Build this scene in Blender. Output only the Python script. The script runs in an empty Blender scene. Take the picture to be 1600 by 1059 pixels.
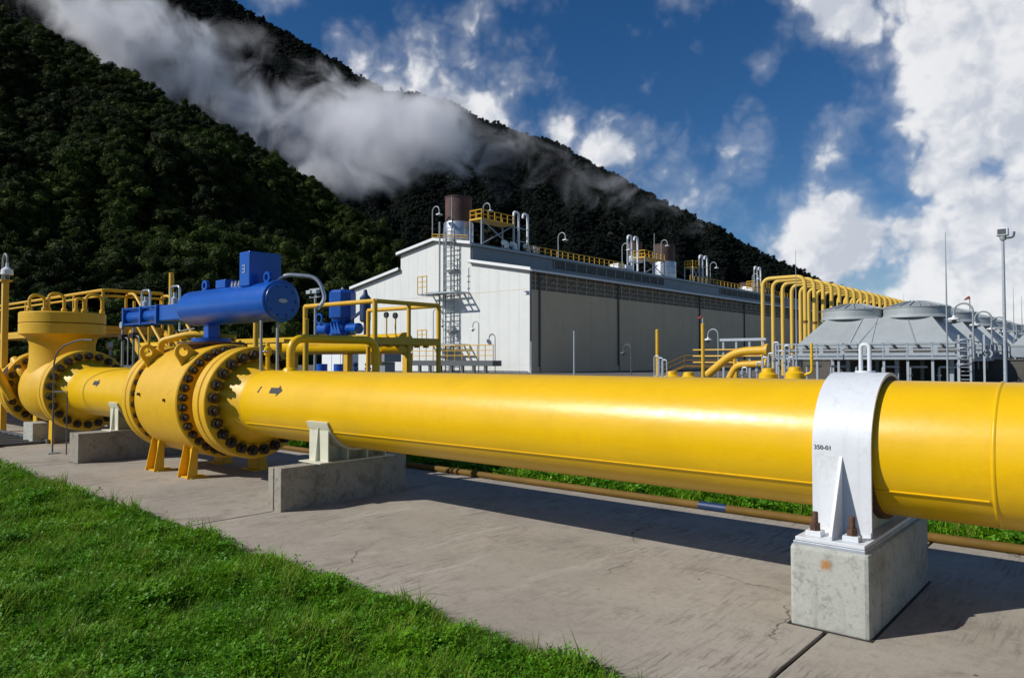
import bpy, math, random
from mathutils import Vector, Matrix, Euler
import numpy as np
random.seed(7)
rng = np.random.default_rng(11)
S = bpy.context.scene
COL = S.collection
R = math.radians

# ------------------------------------------------------------------ camera
EYE = Vector((0, 0, 1.75))
FPX = 1153.0
YAW = R(40.7)
PITCH = math.atan(32.5 / FPX)
cd = bpy.data.cameras.new('camera')
cam = bpy.data.objects.new('camera', cd)
COL.objects.link(cam)
cam.location = EYE
cam.rotation_euler = (R(90) + PITCH, 0, YAW)
cd.sensor_width = 36
cd.lens = 36 * FPX / 1600
cd.clip_start = 0.1
cd.clip_end = 12000
S.camera = cam
FW = Vector((-math.sin(YAW) * math.cos(PITCH), math.cos(YAW) * math.cos(PITCH), math.sin(PITCH)))
RT = Vector((math.cos(YAW), math.sin(YAW), 0))
UP = RT.cross(FW)


def ray(x, y):
    return FW * FPX + RT * (x - 800) + UP * (529.5 - y)


def at(x, y, Y):            # the point of the plane Y = const seen at a photo position
    d = ray(x, y)
    return EYE + d * (Y / d.y)


def atd(x, y, dep):         # the point at a given depth
    return EYE + ray(x, y) * (dep / FPX)


# ------------------------------------------------------------------ light
SUN = Vector((-0.39, -0.60, 0.53)).normalized()
el = math.asin(SUN.z)
az = math.atan2(SUN.x, SUN.y)
sl = bpy.data.lights.new('sun', 'SUN')
sl.energy = 5.0
sl.angle = R(0.5)
sl.color = (1, 0.97, 0.92)
so = bpy.data.objects.new('sun', sl)
COL.objects.link(so)
so.rotation_euler = SUN.to_track_quat('Z', 'Y').to_euler()
so.location = (0, 0, 50)
S.view_settings.view_transform = 'Standard'
S.view_settings.look = 'None'
S.view_settings.gamma = 1
S.view_settings.exposure = -0.25
S.render.engine = 'CYCLES'
S.cycles.use_denoising = True
S.cycles.max_bounces = 14
S.cycles.diffuse_bounces = 3
S.cycles.transparent_max_bounces = 8
S.cycles.volume_bounces = 12
S.cycles.volume_max_steps = 64
S.cycles.sample_clamp_indirect = 8


# ------------------------------------------------------------------ node helpers
class NT:
    def __init__(s, tree):
        s.t = tree
        s.n = tree.nodes
        s.l = tree.links

    def new(s, typ, **kw):
        n = s.n.new(typ)
        for k, v in kw.items():
            setattr(n, k, v)
        return n

    def put(s, sock, v):
        if isinstance(v, bpy.types.NodeSocket):
            s.l.new(v, sock)
        else:
            sock.default_value = v

    def math(s, op, a, b=0.0, c=None, clamp=False):
        n = s.new('ShaderNodeMath', operation=op, use_clamp=clamp)
        s.put(n.inputs[0], a)
        s.put(n.inputs[1], b)
        if c is not None:
            s.put(n.inputs[2], c)
        return n.outputs[0]

    def vmath(s, op, a, b=None, out=0):
        n = s.new('ShaderNodeVectorMath', operation=op)
        s.put(n.inputs[0], a)
        if b is not None:
            s.put(n.inputs['Scale' if op == 'SCALE' else 1], b)
        return n.outputs[out]

    def mix(s, f, a, b):
        n = s.new('ShaderNodeMix', data_type='RGBA')
        s.put(n.inputs[0], f)
        s.put(n.inputs[6], a)
        s.put(n.inputs[7], b)
        return n.outputs[2]

    def noise(s, vec, scale, detail=4, rough=0.5, dist=0.0):
        n = s.new('ShaderNodeTexNoise')
        s.put(n.inputs['Vector'], vec)
        n.inputs['Scale'].default_value = scale
        n.inputs['Detail'].default_value = detail
        n.inputs['Roughness'].default_value = rough
        n.inputs['Distortion'].default_value = dist
        return n.outputs[0]

    def ramp(s, f, lo, hi, a=0.0, b=1.0, smooth=True):
        n = s.new('ShaderNodeMapRange', interpolation_type='SMOOTHSTEP' if smooth else 'LINEAR')
        s.put(n.inputs[0], f)
        for i, v in enumerate((lo, hi, a, b)):
            s.put(n.inputs[i + 1], v)
        return n.outputs[0]

    def scalev(s, vec, sc):
        n = s.new('ShaderNodeMapping')
        s.put(n.inputs['Vector'], vec)
        n.inputs['Scale'].default_value = sc
        return n.outputs[0]


# ------------------------------------------------------------------ sky
W = bpy.data.worlds.new('World')
S.world = W
W.use_nodes = True
wt = NT(W.node_tree)
wt.n.clear()
wo = wt.new('ShaderNodeOutputWorld')
bg = wt.new('ShaderNodeBackground')
WS = 0.088
bg.inputs[1].default_value = WS
W.cycles.sampling_method = 'MANUAL'
W.cycles.sample_map_resolution = 512
sky = wt.new('ShaderNodeTexSky', sky_type='NISHITA')
sky.sun_disc = False
sky.sun_elevation = el
sky.sun_rotation = az
sky.altitude = 1200
sky.air_density = 1.0
sky.dust_density = 0.3
sky.ozone_density = 3.0
tc = wt.new('ShaderNodeTexCoord')
pdir = wt.vmath('NORMALIZE', tc.outputs['Generated'])
CLOUDS = [  # seen position x, y, radius, amount
    (1450, 25, 150, 1.1), (1620, 90, 200, 1.1), (1330, 20, 85, 1.0), (1640, 260, 110, 1.0),
    (1570, 350, 110, 1.0), (1470, 295, 85, .8), (1320, 385, 100, .95), (1430, 390, 90, .9),
    (1560, 450, 150, 1.0), (1400, 470, 130, 1.05), (1720, 420, 200, 1.0),
    (1130, 265, 85, .66), (1050, 310, 85, .7), (955, 225, 58, .7), (872, 205, 34, .8),
    (660, 120, 95, .66), (570, 95, 70, .56), (750, 195, 85, .6), (435, 0, 50, .8),
    (993, 150, 28, .5), (1195, 127, 36, .42), (1290, 225, 70, .42), (1215, 315, 40, .5),
]
blobs = []
for x, y, r, a in CLOUDS:
    d = ray(x, y).normalized()
    a = min(1.1, a + .1)
    blobs.append((d, 1.12 * r / FPX * (FPX / ray(x, y).length) ** 0.9, a))
for k in range(6):            # the same kind of clouds all round
    a0 = 2 * math.pi * k / 6 + 0.4
    hd = Vector((math.sin(a0), math.cos(a0), 0))
    if hd.dot(FW) > 0.55:
        continue
    e0 = R(random.uniform(8, 55))
    blobs.append((hd * math.cos(e0) + Vector((0, 0, math.sin(e0))), random.uniform(.10, .18), random.uniform(.6, .85)))
blobs.append((Vector((.2, .3, .95)).normalized(), .2, .7))
warp = wt.new('ShaderNodeTexNoise')
wt.put(warp.inputs['Vector'], pdir)
warp.inputs['Scale'].default_value = 5
warp.inputs['Detail'].default_value = 3
wv = wt.vmath('SCALE', wt.vmath('SUBTRACT', warp.outputs[1], (.5, .5, .5)), 0.12)
pw = wt.vmath('ADD', pdir, wv)
cov = None
for d, r, a in blobs:
    dist = wt.vmath('DISTANCE', pw, tuple(d), out=1)
    q = wt.math('DIVIDE', dist, r)
    g = wt.math('MULTIPLY', wt.math('EXPONENT', wt.math('MULTIPLY', wt.math('MULTIPLY', q, q), -1.0)), a)
    cov = g if cov is None else wt.math('SMOOTH_MAX', cov, g, 0.12)


jit = wt.new('ShaderNodeTexNoise')
wt.put(jit.inputs['Vector'], pdir)
jit.inputs['Scale'].default_value = 24
jit.inputs['Detail'].default_value = 3
pj = wt.vmath('ADD', pdir, wt.vmath('SCALE', wt.vmath('SUBTRACT', jit.outputs[1], (.5, .5, .5)), .03))


def cloud_noise(vec):
    vo = wt.new('ShaderNodeTexVoronoi')
    wt.put(vo.inputs['Vector'], vec)
    vo.inputs['Scale'].default_value = 15
    vo.inputs['Detail'].default_value = 2
    vo.inputs['Roughness'].default_value = .55
    vo.inputs['Lacunarity'].default_value = 2.4
    return wt.math('ADD', wt.math('MULTIPLY', wt.noise(vec, 5.2, 8, .56, .1), .84), wt.math('MULTIPLY', wt.math('SUBTRACT', 1.0, vo.outputs[0]), .16))


n0 = cloud_noise(pj)
n1 = cloud_noise(wt.vmath('ADD', pj, tuple(SUN * 0.022)))
den = wt.math('ADD', wt.math('MULTIPLY', wt.math('SUBTRACT', n0, .475), 2.2), wt.math('MULTIPLY', cov, .95))
alpha = wt.math('ADD', wt.math('MULTIPLY', wt.ramp(den, .40, .62), .62), wt.math('MULTIPLY', wt.ramp(den, .10, .70), .38))
thick = wt.ramp(den, .75, 1.5)
litc = wt.ramp(wt.math('SUBTRACT', n0, n1), -.09, .08)
cl_a = wt.mix(litc, (.60, .64, .72, 1), (.93, .935, .95, 1))
cl_b = wt.mix(wt.math('MULTIPLY', thick, .55), cl_a, (.70, .73, .79, 1))
cl = wt.vmath('SCALE', cl_b, 1.12 / WS)
hsv = wt.new('ShaderNodeHueSaturation')
hsv.inputs['Saturation'].default_value = 1.3
hsv.inputs['Hue'].default_value = .505
wt.l.new(sky.outputs[0], hsv.inputs['Color'])
wt.l.new(wt.mix(wt.math('MULTIPLY', alpha, .95), hsv.outputs[0], cl), bg.inputs[0])
wt.l.new(bg.outputs[0], wo.inputs[0])


# ------------------------------------------------------------------ materials
def mat(name):
    m = bpy.data.materials.new(name)
    m.use_nodes = True
    t = NT(m.node_tree)
    return m, t, t.n['Principled BSDF']


def paint(name, col, rough=.45, vary=.12, scale=3.0, dirt=.25, dcol=None, metal=0, bump=.0, coat=0, spec=.5, run=0, ripple=0):
    m, t, b = mat(name)
    g = t.new('ShaderNodeNewGeometry').outputs['Position']
    n = t.noise(g, scale, 6, .6)
    n2 = t.noise(g, scale * 9, 5, .65)
    c0 = tuple(c * (1 - vary) for c in col) + (1,)
    c1 = tuple(min(1, c * (1 + vary)) for c in col) + (1,)
    c = t.mix(t.ramp(n, .3, .7), c0, c1)
    if dirt:
        dc = dcol or tuple(v * .45 + .02 for v in col)
        f = t.math('MULTIPLY', t.ramp(t.math('MULTIPLY', n, t.math('ADD', n2, .45)), .5, .72), dirt)
        c = t.mix(f, c, dc + (1,))
    if run:
        rn = t.noise(t.scalev(g, (scale * 4, scale * 4, scale * .18)), 1.0, 5, .6)
        c = t.mix(t.math('MULTIPLY', t.ramp(rn, .5, .78), run), c, tuple(v * .6 for v in col) + (1,))
    t.l.new(c, b.inputs['Base Color'])
    t.l.new(t.ramp(n2, .2, .8, rough * .85, min(1, rough * 1.2), False), b.inputs['Roughness'])
    b.inputs['Metallic'].default_value = metal
    b.inputs['Specular IOR Level'].default_value = spec
    if coat:
        b.inputs['Coat Weight'].default_value = coat
        b.inputs['Coat Roughness'].default_value = .3
    if bump:
        bp = t.new('ShaderNodeBump')
        bp.inputs['Strength'].default_value = bump
        bp.inputs['Distance'].default_value = .01
        t.l.new(n2, bp.inputs['Height'])
        if ripple:
            b2 = t.new('ShaderNodeBump')
            b2.inputs['Strength'].default_value = ripple
            b2.inputs['Distance'].default_value = .012
            t.l.new(t.noise(t.scalev(g, (1, 2.2, 2.2)), 3.5, 3, .5), b2.inputs['Height'])
            t.l.new(b2.outputs[0], bp.inputs['Normal'])
        t.l.new(bp.outputs[0], b.inputs['Normal'])
    return m


def concrete(name, base, dark, streak=None, spots=.5, mottle=.5, rust=None):
    m, t, b = mat(name)
    g = t.new('ShaderNodeNewGeometry').outputs['Position']
    big = t.noise(g, .55, 5, .6)
    mid = t.noise(g, 3.5, 7, .65, .4)
    fine = t.noise(g, 60, 4, .7)
    c = t.mix(t.ramp(big, .3, .7), tuple(v * .86 for v in base) + (1,), tuple(v * 1.1 for v in base) + (1,))
    c = t.mix(t.math('MULTIPLY', t.ramp(mid, .48, .78), spots), c, dark + (1,))
    blot = t.noise(g, 17, 6, .7, .6)
    c = t.mix(t.math('MULTIPLY', t.ramp(blot, .5, .68), mottle * .55), c, tuple(v * .7 for v in dark) + (1,))
    c = t.mix(t.math('MULTIPLY', t.ramp(blot, .46, .3), mottle * .3), c, tuple(min(1, v * 1.25) for v in base) + (1,))
    run = t.noise(t.scalev(g, (7, 7, .8)), 1.0, 4, .6)
    c = t.mix(t.math('MULTIPLY', t.ramp(run, .55, .75), mottle * .5), c, (.15, .12, .085, 1))
    h = t.math('ADD', fine, blot)
    if streak:
        wv_ = t.noise(g, 1.5, 3, .5)
        off = t.vmath('ADD', g, t.vmath('SCALE', (0.05, .4, 0), wv_))
        br = t.noise(t.scalev(off, streak), 1.0, 5, .7)
        mask = t.ramp(t.noise(g, .9, 3, .5), .42, .62)
        c = t.mix(t.math('MULTIPLY', t.math('MULTIPLY', t.ramp(br, .48, .64), mask), .9), c, tuple(v * .48 for v in base) + (1,))
        h = t.math('ADD', fine, t.math('MULTIPLY', br, 1.2))
        st2 = t.ramp(t.noise(g, 1.1, 6, .68, 1.2), .52, .70)
        c = t.mix(t.math('MULTIPLY', st2, .42), c, (.17, .145, .115, 1))
        lt2 = t.ramp(t.noise(t.scalev(g, (1.4, .5, 1)), 1.7, 6, .7, .8), .55, .75)
        c = t.mix(t.math('MULTIPLY', lt2, .45), c, (.56, .52, .45, 1))
        ve = t.new('ShaderNodeTexVoronoi', feature='DISTANCE_TO_EDGE')
        wob = t.new('ShaderNodeTexNoise')
        t.put(wob.inputs['Vector'], g)
        wob.inputs['Scale'].default_value = 3.0
        wob.inputs['Detail'].default_value = 5
        t.put(ve.inputs['Vector'], t.vmath('ADD', g, t.vmath('SCALE', wob.outputs[1], .35)))
        ve.inputs['Scale'].default_value = .42
        cr = t.math('MULTIPLY', t.ramp(ve.outputs[0], .0012, .0035, 1, 0), t.ramp(t.noise(g, .5, 2), .5, .58))
        c = t.mix(t.math('MULTIPLY', cr, .75), c, (.06, .05, .04, 1))
        sp = t.new('ShaderNodeSeparateXYZ')
        t.put(sp.inputs[0], g)
        ed = t.math('ADD', t.math('ADD', sp.outputs[1], t.math('MULTIPLY', t.math('ADD', sp.outputs[0], 6), .018)), t.math('MULTIPLY', t.math('SUBTRACT', t.noise(g, 7, 6, .65), .5), .5))
        c = t.mix(t.math('MULTIPLY', t.ramp(ed, 3.52, 3.74, 1, 0), .7), c, (.10, .08, .05, 1))
        pit = t.new('ShaderNodeTexVoronoi')
        t.put(pit.inputs['Vector'], g)
        pit.inputs['Scale'].default_value = 2.6
        rnd = t.noise(g, 2.0, 2)
        pm = t.math('MULTIPLY', t.ramp(pit.outputs[0], .03, .05, 1, 0), t.math('GREATER_THAN', rnd, .56))
        c = t.mix(t.math('MULTIPLY', pm, .8), c, (.05, .04, .03, 1))
    c = t.mix(t.math('MULTIPLY', t.ramp(fine, .35, .7), .22), c, tuple(v * .62 for v in base) + (1,))
    if rust:
        rv = t.vmath('DISTANCE', g, rust, out=1)
        rn = t.noise(g, 34, 4, .7, .8)
        rm = t.math('MULTIPLY', t.ramp(t.math('ADD', rv, t.math('MULTIPLY', rn, .05)), .035, .075, 1, 0), .85)
        c = t.mix(rm, c, (.42, .17, .02, 1))
    t.l.new(c, b.inputs['Base Color'])
    b.inputs['Roughness'].default_value = .9
    b.inputs['Specular IOR Level'].default_value = .06
    bp = t.new('ShaderNodeBump')
    bp.inputs['Strength'].default_value = .35
    bp.inputs['Distance'].default_value = .006
    t.l.new(h, bp.inputs['Height'])
    t.l.new(bp.outputs[0], b.inputs['Normal'])
    return m


def leafmat(name, c0, c1, c2, rough=.55, trans=.25, stand=.012, spec=.12):
    m, t, b = mat(name)
    oi = t.new('ShaderNodeObjectInfo').outputs['Random']
    g = t.new('ShaderNodeNewGeometry')
    n = t.noise(oi, 31.7, 1)
    rpi = g.outputs['Random Per Island']
    loc = t.new('ShaderNodeObjectInfo').outputs['Location']
    st = t.ramp(t.noise(loc, stand, 3, .55), .38, .64)  # broad tone patches; on the hill they imitate sunlit and shadowed slopes
    c = t.mix(t.math('MULTIPLY', t.math('ADD', t.math('MULTIPLY', oi, .5), st), .67), c0 + (1,), c1 + (1,))
    c = t.mix(t.math('MULTIPLY', t.ramp(rpi, .5, 1.0), t.math('ADD', st, .25)), c, c2 + (1,))
    t.l.new(c, b.inputs['Base Color'])
    b.inputs['Roughness'].default_value = rough
    b.inputs['Specular IOR Level'].default_value = spec
    if trans:
        tr = t.new('ShaderNodeBsdfTranslucent')
        t.l.new(c, tr.inputs[0])
        ms = t.new('ShaderNodeMixShader')
        ms.inputs[0].default_value = trans
        t.l.new(b.outputs[0], ms.inputs[1])
        t.l.new(tr.outputs[0], ms.inputs[2])
        t.l.new(ms.outputs[0], t.n['Material Output'].inputs[0])
    return m


M = {}
M['yellow'] = paint('yellow_pipe_paint', (.80, .470, .0012), .33, .05, 1.6, .22, (.60, .31, .004), bump=.06, spec=.45, run=.09, ripple=.22)
M['yellow_valve'] = paint('yellow_valve_paint', (.74, .42, .008), .45, .08, 3, .35, (.36, .17, .02), bump=.2)
M['yellow_steel'] = paint('yellow_steelwork_paint', (.70, .40, .02), .5, .1, 3, .4, (.28, .15, .03))
M['loop'] = paint('faded_yellow_paint', (.72, .46, .07), .55, .06, .5, .3, (.5, .27, .06))
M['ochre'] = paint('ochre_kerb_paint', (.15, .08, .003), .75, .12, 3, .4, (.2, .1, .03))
M['white'] = paint('white_clamp_paint', (.68, .70, .72), .45, .05, 4, .35, (.45, .43, .36), bump=.05, run=.3)
M['cream'] = paint('cream_primer', (.62, .60, .46), .55, .08, 5, .35, (.3, .27, .18))
M['blue'] = paint('blue_actuator_paint', (.002, .08, .40), .33, .1, 4, .25, (.006, .04, .16), coat=.1)
M['cobalt'] = paint('blue_plate_paint', (.01, .035, .11), .5)
M['bolt'] = paint('oiled_bolt_steel', (.045, .035, .028), .38, .3, 20, .5, (.10, .05, .02), metal=.6)
M['rust'] = paint('rusty_bolt_steel', (.10, .05, .03), .7, .3, 30, .5, (.16, .07, .02), metal=.2)
M['steel'] = paint('galvanised_steel', (.42, .45, .48), .5, .15, 8, .3, metal=.35)
M['darksteel'] = paint('dark_grating_steel', (.10, .11, .115), .6, .2, 8, .3, metal=.2)
M['greysteel'] = paint('grey_painted_steel', (.30, .33, .34), .5, .12, 6, .3)
M['chrome'] = paint('bright_tube_steel', (.6, .6, .58), .3, .1, 8, .1, metal=.8)
M['black'] = paint('black_marking', (.012, .012, .012), .6, 0, 5, 0)
M['brown'] = paint('rusty_brown_stack', (.085, .045, .038), .75, .2, .6, .5, (.20, .085, .03))
M['silver'] = paint('stack_cladding', (.55, .57, .58), .33, .1, .8, .3, metal=.75)
M['clad'] = paint('pale_wall_cladding', (.70, .71, .67), .55, .03, .35, .2, (.5, .5, .45), run=.22)
M['sideclad'] = paint('grey_side_cladding', (.64, .515, .35), .7, .04, .25, .2, (.50, .40, .27), run=.2, spec=.1)
M['roofgrey'] = paint('grey_roof_sheet', (.22, .24, .25), .5, .08, .4, .25)
M['trim'] = paint('white_trim', (.78, .79, .78), .5, .03, 1, .1)
M['ventgrey'] = paint('vent_frame_grey', (.40, .335, .24), .7, .1, 1, .2)
M['ventback'] = paint('vent_back', (.17, .145, .11), .8, .1, 1, .2)
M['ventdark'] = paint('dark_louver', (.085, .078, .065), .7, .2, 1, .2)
M['hood'] = paint('cooler_hood_sheet', (.38, .41, .41), .45, .08, .35, .35, (.33, .35, .35), metal=.2, run=.25)
M['hoodrail'] = paint('cooler_walkway_steel', (.36, .40, .43), .5, .1, 2, .25, metal=.3)
M['lamp'] = paint('white_lamp_enamel', (.75, .75, .73), .35)
M['red'] = paint('red_cloth', (.28, .05, .03), .8)
M['glass'] = paint('lamp_glass', (.1, .11, .12), .1, 0, 1, 0)
M['slab'] = concrete('pavement_concrete', (.40, .355, .29), (.25, .215, .17), (30, 2.6, 5))
M['block'] = concrete('support_concrete', (.43, .43, .38), (.20, .19, .15), None, .75, .9, (-1.6, 4.97, .425))
M['stained'] = concrete('stained_concrete', (.33, .30, .245), (.12, .10, .07), None, .8, .9)  # brown stains, with shade put into the darker base colour
M['joint'] = paint('joint_dirt', (.025, .022, .018), .95)
M['soil'] = paint('lawn_soil', (.035, .045, .015), .95, .3, 6, .3)
M['ground'] = paint('gravel_yard', (.13, .12, .105), .95, .25, .15, .4, (.05, .06, .035))
M['hill'] = paint('forest_floor', (.012, .016, .007), .95, .3, .02, .4)
M['leaf'] = leafmat('hill_foliage', (.006, .012, .004), (.032, .055, .008), (.075, .10, .015), .75, .25)
M['leaf_far'] = leafmat('mountain_foliage', (.005, .009, .007), (.010, .016, .010), (.014, .021, .013), .8, .15)
M['grass'] = leafmat('lawn_grass', (.10, .27, .006), (.19, .40, .008), (.29, .48, .016), .6, .35, 1.2, .15)
M['drygrass'] = leafmat('dry_grass', (.10, .20, .02), (.18, .26, .03), (.25, .3, .05), .7, .3, 1.2, .1)
M['clover'] = leafmat('lawn_clover', (.065, .22, .007), (.13, .32, .010), (.21, .41, .014), .5, .3, 1.2, .25)


# ------------------------------------------------------------------ mesh builder
class MB:
    def __init__(s):
        s.v = []
        s.f = []

    def add(s, vs, fs):
        o = len(s.v)
        s.v += [Vector(p) for p in vs]
        s.f += [[i + o for i in f] for f in fs]
        return s

    def box(s, lo, hi):
        x0, y0, z0 = lo
        x1, y1, z1 = hi
        return s.add([(x0, y0, z0), (x1, y0, z0), (x1, y1, z0), (x0, y1, z0), (x0, y0, z1), (x1, y0, z1), (x1, y1, z1), (x0, y1, z1)],
                     [(0, 3, 2, 1), (4, 5, 6, 7), (0, 1, 5, 4), (1, 2, 6, 5), (2, 3, 7, 6), (3, 0, 4, 7)])

    def beam(s, a, b, w, h, upv=(0, 0, 1)):
        a = Vector(a)
        b = Vector(b)
        d = (b - a).normalized()
        u = Vector(upv)
        if abs(d.dot(u)) > .98:
            u = Vector((0, 1, 0))
        sx = d.cross(u).normalized() * (w / 2)
        sz = sx.cross(d).normalized() * (h / 2)
        vs = [p + i * sx + j * sz for p in (a, b) for i, j in ((-1, -1), (1, -1), (1, 1), (-1, 1))]
        return s.add(vs, [(3, 2, 1, 0), (4, 5, 6, 7), (0, 1, 5, 4), (1, 2, 6, 5), (2, 3, 7, 6), (3, 0, 4, 7)])

    def tube(s, pts, r, n=10, caps=True):
        pts = [Vector(p) for p in pts]
        k = len(pts)
        rr = r if isinstance(r, (list, tuple)) else [r] * k
        d0 = (pts[1] - pts[0]).normalized()
        u = d0.orthogonal().normalized()
        vs = []
        pd = d0
        for i, p in enumerate(pts):
            if i == 0:
                d = d0
            elif i == k - 1:
                d = (pts[-1] - pts[-2]).normalized()
            else:
                d = ((pts[i] - pts[i - 1]).normalized() + (pts[i + 1] - pts[i]).normalized()).normalized()
            u = (pd.rotation_difference(d) @ u).normalized()
            u = (u - d * u.dot(d)).normalized()
            w = d.cross(u)
            pd = d
            for j in range(n):
                a = 2 * math.pi * j / n
                vs.append(p + (u * math.cos(a) + w * math.sin(a)) * rr[i])
        fs = []
        for i in range(k - 1):
            for j in range(n):
                q = (j + 1) % n
                fs.append((i * n + j, i * n + q, (i + 1) * n + q, (i + 1) * n + j))
        if caps:
            fs.append(list(range(n))[::-1])
            fs.append([(k - 1) * n + j for j in range(n)])
        return s.add(vs, fs)

    def lathe(s, o, axis, prof, n=48, closed=False):
        """prof: list of (distance along the axis, radius)"""
        o = Vector(o)
        ax = Vector(axis).normalized()
        u = ax.orthogonal().normalized() if abs(ax.x) < .9 else Vector((0, 0, 1))
        w = ax.cross(u)
        vs = []
        for t, r in prof:
            for j in range(n):
                a = 2 * math.pi * j / n
                vs.append(o + ax * t + (u * math.cos(a) + w * math.sin(a)) * r)
        fs = []
        k = len(prof)
        for i in range(k if closed else k - 1):
            i2 = (i + 1) % k
            for j in range(n):
                q = (j + 1) % n
                fs.append((i * n + j, i * n + q, i2 * n + q, i2 * n + j))
        if not closed:
            if prof[0][1] > 1e-4:
                fs.append(list(range(n))[::-1])
            if prof[-1][1] > 1e-4:
                fs.append([(k - 1) * n + j for j in range(n)])
        return s.add(vs, fs)

    def prism(s, poly, ext):
        """poly: 3-D outline, ext: extrusion vector"""
        p = [Vector(q) for q in poly]
        e = Vector(ext)
        n = len(p)
        return s.add(p + [q + e for q in p], [list(range(n))[::-1], list(range(n, 2 * n))] + [(i, (i + 1) % n, n + (i + 1) % n, n + i) for i in range(n)])

    def mesh(s, name, off=Vector((0, 0, 0)), smooth=35):
        me = bpy.data.meshes.new(name)
        me.from_pydata([tuple(p - off) for p in s.v], [], s.f)
        import bmesh
        bm = bmesh.new()
        bm.from_mesh(me)
        bmesh.ops.recalc_face_normals(bm, faces=bm.faces)
        bm.to_mesh(me)
        bm.free()
        if smooth:
            me.shade_smooth()
            me.set_sharp_from_angle(angle=R(smooth))
        me.update()
        return me


def fillet(pts, rad, seg=5):
    pts = [Vector(p) for p in pts]
    out = [pts[0]]
    for i in range(1, len(pts) - 1):
        a, b, c = pts[i - 1], pts[i], pts[i + 1]
        d1 = (a - b)
        d2 = (c - b)
        r = min(rad, d1.length * .49, d2.length * .49)
        p1 = b + d1.normalized() * r
        p2 = b + d2.normalized() * r
        for k in range(seg + 1):
            t = k / seg
            out.append(p1 * (1 - t) ** 2 + b * 2 * t * (1 - t) + p2 * t * t)
    out.append(pts[-1])
    return out


def meta(o, label=None, cat=None, group=None, kind=None):
    for k, v in (('label', label), ('category', cat), ('group', group), ('kind', kind)):
        if v:
            o[k] = v
    return o


def thing(name, label, cat, loc=(0, 0, 0), group=None):
    o = bpy.data.objects.new(name, None)
    o.empty_display_size = .2
    COL.objects.link(o)
    o.location = loc
    return meta(o, label, cat, group)


def origin(o):
    p = Vector((0, 0, 0))
    while o is not None:
        p += o.location
        o = o.parent
    return p


def part(name, mb, m, parent=None, smooth=35, bevel=0, label=None):
    off = origin(parent)
    me = mb.mesh(name, off, smooth) if isinstance(mb, MB) else mb
    o = bpy.data.objects.new(name, me)
    if not me.materials:
        me.materials.append(M[m] if isinstance(m, str) else m)
    COL.objects.link(o)
    o.parent = parent
    if bevel:
        b = o.modifiers.new('bevel', 'BEVEL')
        b.width = bevel
        b.segments = 2
        b.limit_method = 'ANGLE'
    if label:
        o['label'] = label
    return o


def copy_tree(o, parent=None):
    c = o.copy()
    COL.objects.link(c)
    c.parent = parent
    for ch in list(o.children):
        copy_tree(ch, c)
    return c


def rep(o, loc, label, rz=None):
    c = copy_tree(o)
    c.location = loc
    if rz is not None:
        c.rotation_euler = (0, 0, rz)
    c['label'] = label
    return c


ORD = 'first second third fourth fifth sixth seventh eighth ninth tenth eleventh twelfth thirteenth fourteenth fifteenth sixteenth seventeenth eighteenth nineteenth twentieth'.split()
V = Vector

# ================================================================== SETTING
# ground
b = MB().add([(-5000, -3000, -.05), (3000, -3000, -.05), (3000, 5000, -.05), (-5000, 5000, -.05)], [(0, 1, 2, 3)])
o = part('ground', b, 'ground', smooth=0)
meta(o, kind='structure')
b = MB().add([(-60, 3.28, -.03), (12, 3.28, -.03), (12, 8.16, -.03), (-60, 8.16, -.03)], [(0, 1, 2, 3)])
pav = part('pavement', b, 'joint', smooth=0)
meta(pav, kind='structure')
JX = [-38.2, -32.1, -26.1, -20.0, -13.9, -7.7, -1.6, 4.5, 10.6]
for a, c in zip(JX[:-1], JX[1:]):
    g = .014
    part('concrete_slab', MB().box((a + g, 3.3, -.028), (c - g, 8.12, 0)), 'slab', pav, 0, .006)
b = MB().add([(-60, -6, -.02), (8, -6, -.02), (8, 3.27, -.02), (-60, 3.27, -.02)], [(0, 1, 2, 3)])
meta(part('lawn_soil', b, 'soil', smooth=0), kind='structure')
b = MB().add([(-60, 8.18, -.02), (12, 8.18, -.02), (12, 14.0, -.02), (-60, 14.0, -.02)], [(0, 1, 2, 3)])
meta(part('verge_soil', b, 'soil', smooth=0), kind='structure')


# ---- terrain
def interp(tab, u):
    xs = [t[0] for t in tab]
    return float(np.interp(u, xs, [t[1] for t in tab]))


from mathutils import noise as mn


def fbm(x, y, z=0.0, o=5):
    return mn.fractal(Vector((x, y, z)), 1.0, 2.0, o)


def terrain(name, ridge, depth, foot, u0, u1, nu, nt, amp, seed, crest_amp):
    """a hillside: rises from its foot to a ridge, then drops away behind it"""
    verts, faces = [], []
    for i in range(nu + 1):
        u = u0 + (u1 - u0) * i / nu
        yr = interp(ridge, u)
        dr = interp(depth, u)
        df = interp(foot, u)
        top = atd(u, yr, dr)
        dirh = ray(u, 562)
        for k in range(nt + 1):
            t = k / nt * 1.18
            dep = df + (dr - df) * t
            p = atd(u, 562, dep)
            s = min(t, 1.0)
            z = top.z * (0.86 * s + .14 * s * s)
            if t > 1:
                z = top.z * (1 - (t - 1) * 1.6)
            w = math.sin(min(1, t) * math.pi) ** .7 if t < 1 else 0
            n = fbm(p.x / 160 + seed, p.y / 160, seed) * amp * w + crest_amp * fbm(p.x / 45, p.y / 45 + seed, 3.1) * (1 if t > .05 else 0)
            # gullies running down the slope
            gl = abs(fbm(u / 70 + seed * 2, t * .8, 7.7, 3)) * amp * .9 * w
            verts.append(V((p.x, p.y, max(-3, z + n - gl))))
    for i in range(nu):
        for k in range(nt):
            a = i * (nt + 1) + k
            faces.append((a, a + nt + 1, a + nt + 2, a + 1))
    mb = MB()
    mb.v = verts
    mb.f = faces
    o = part(name, mb, 'hill', smooth=180)
    meta(o, kind='structure')
    return np.array([tuple(v) for v in verts]), faces


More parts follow.
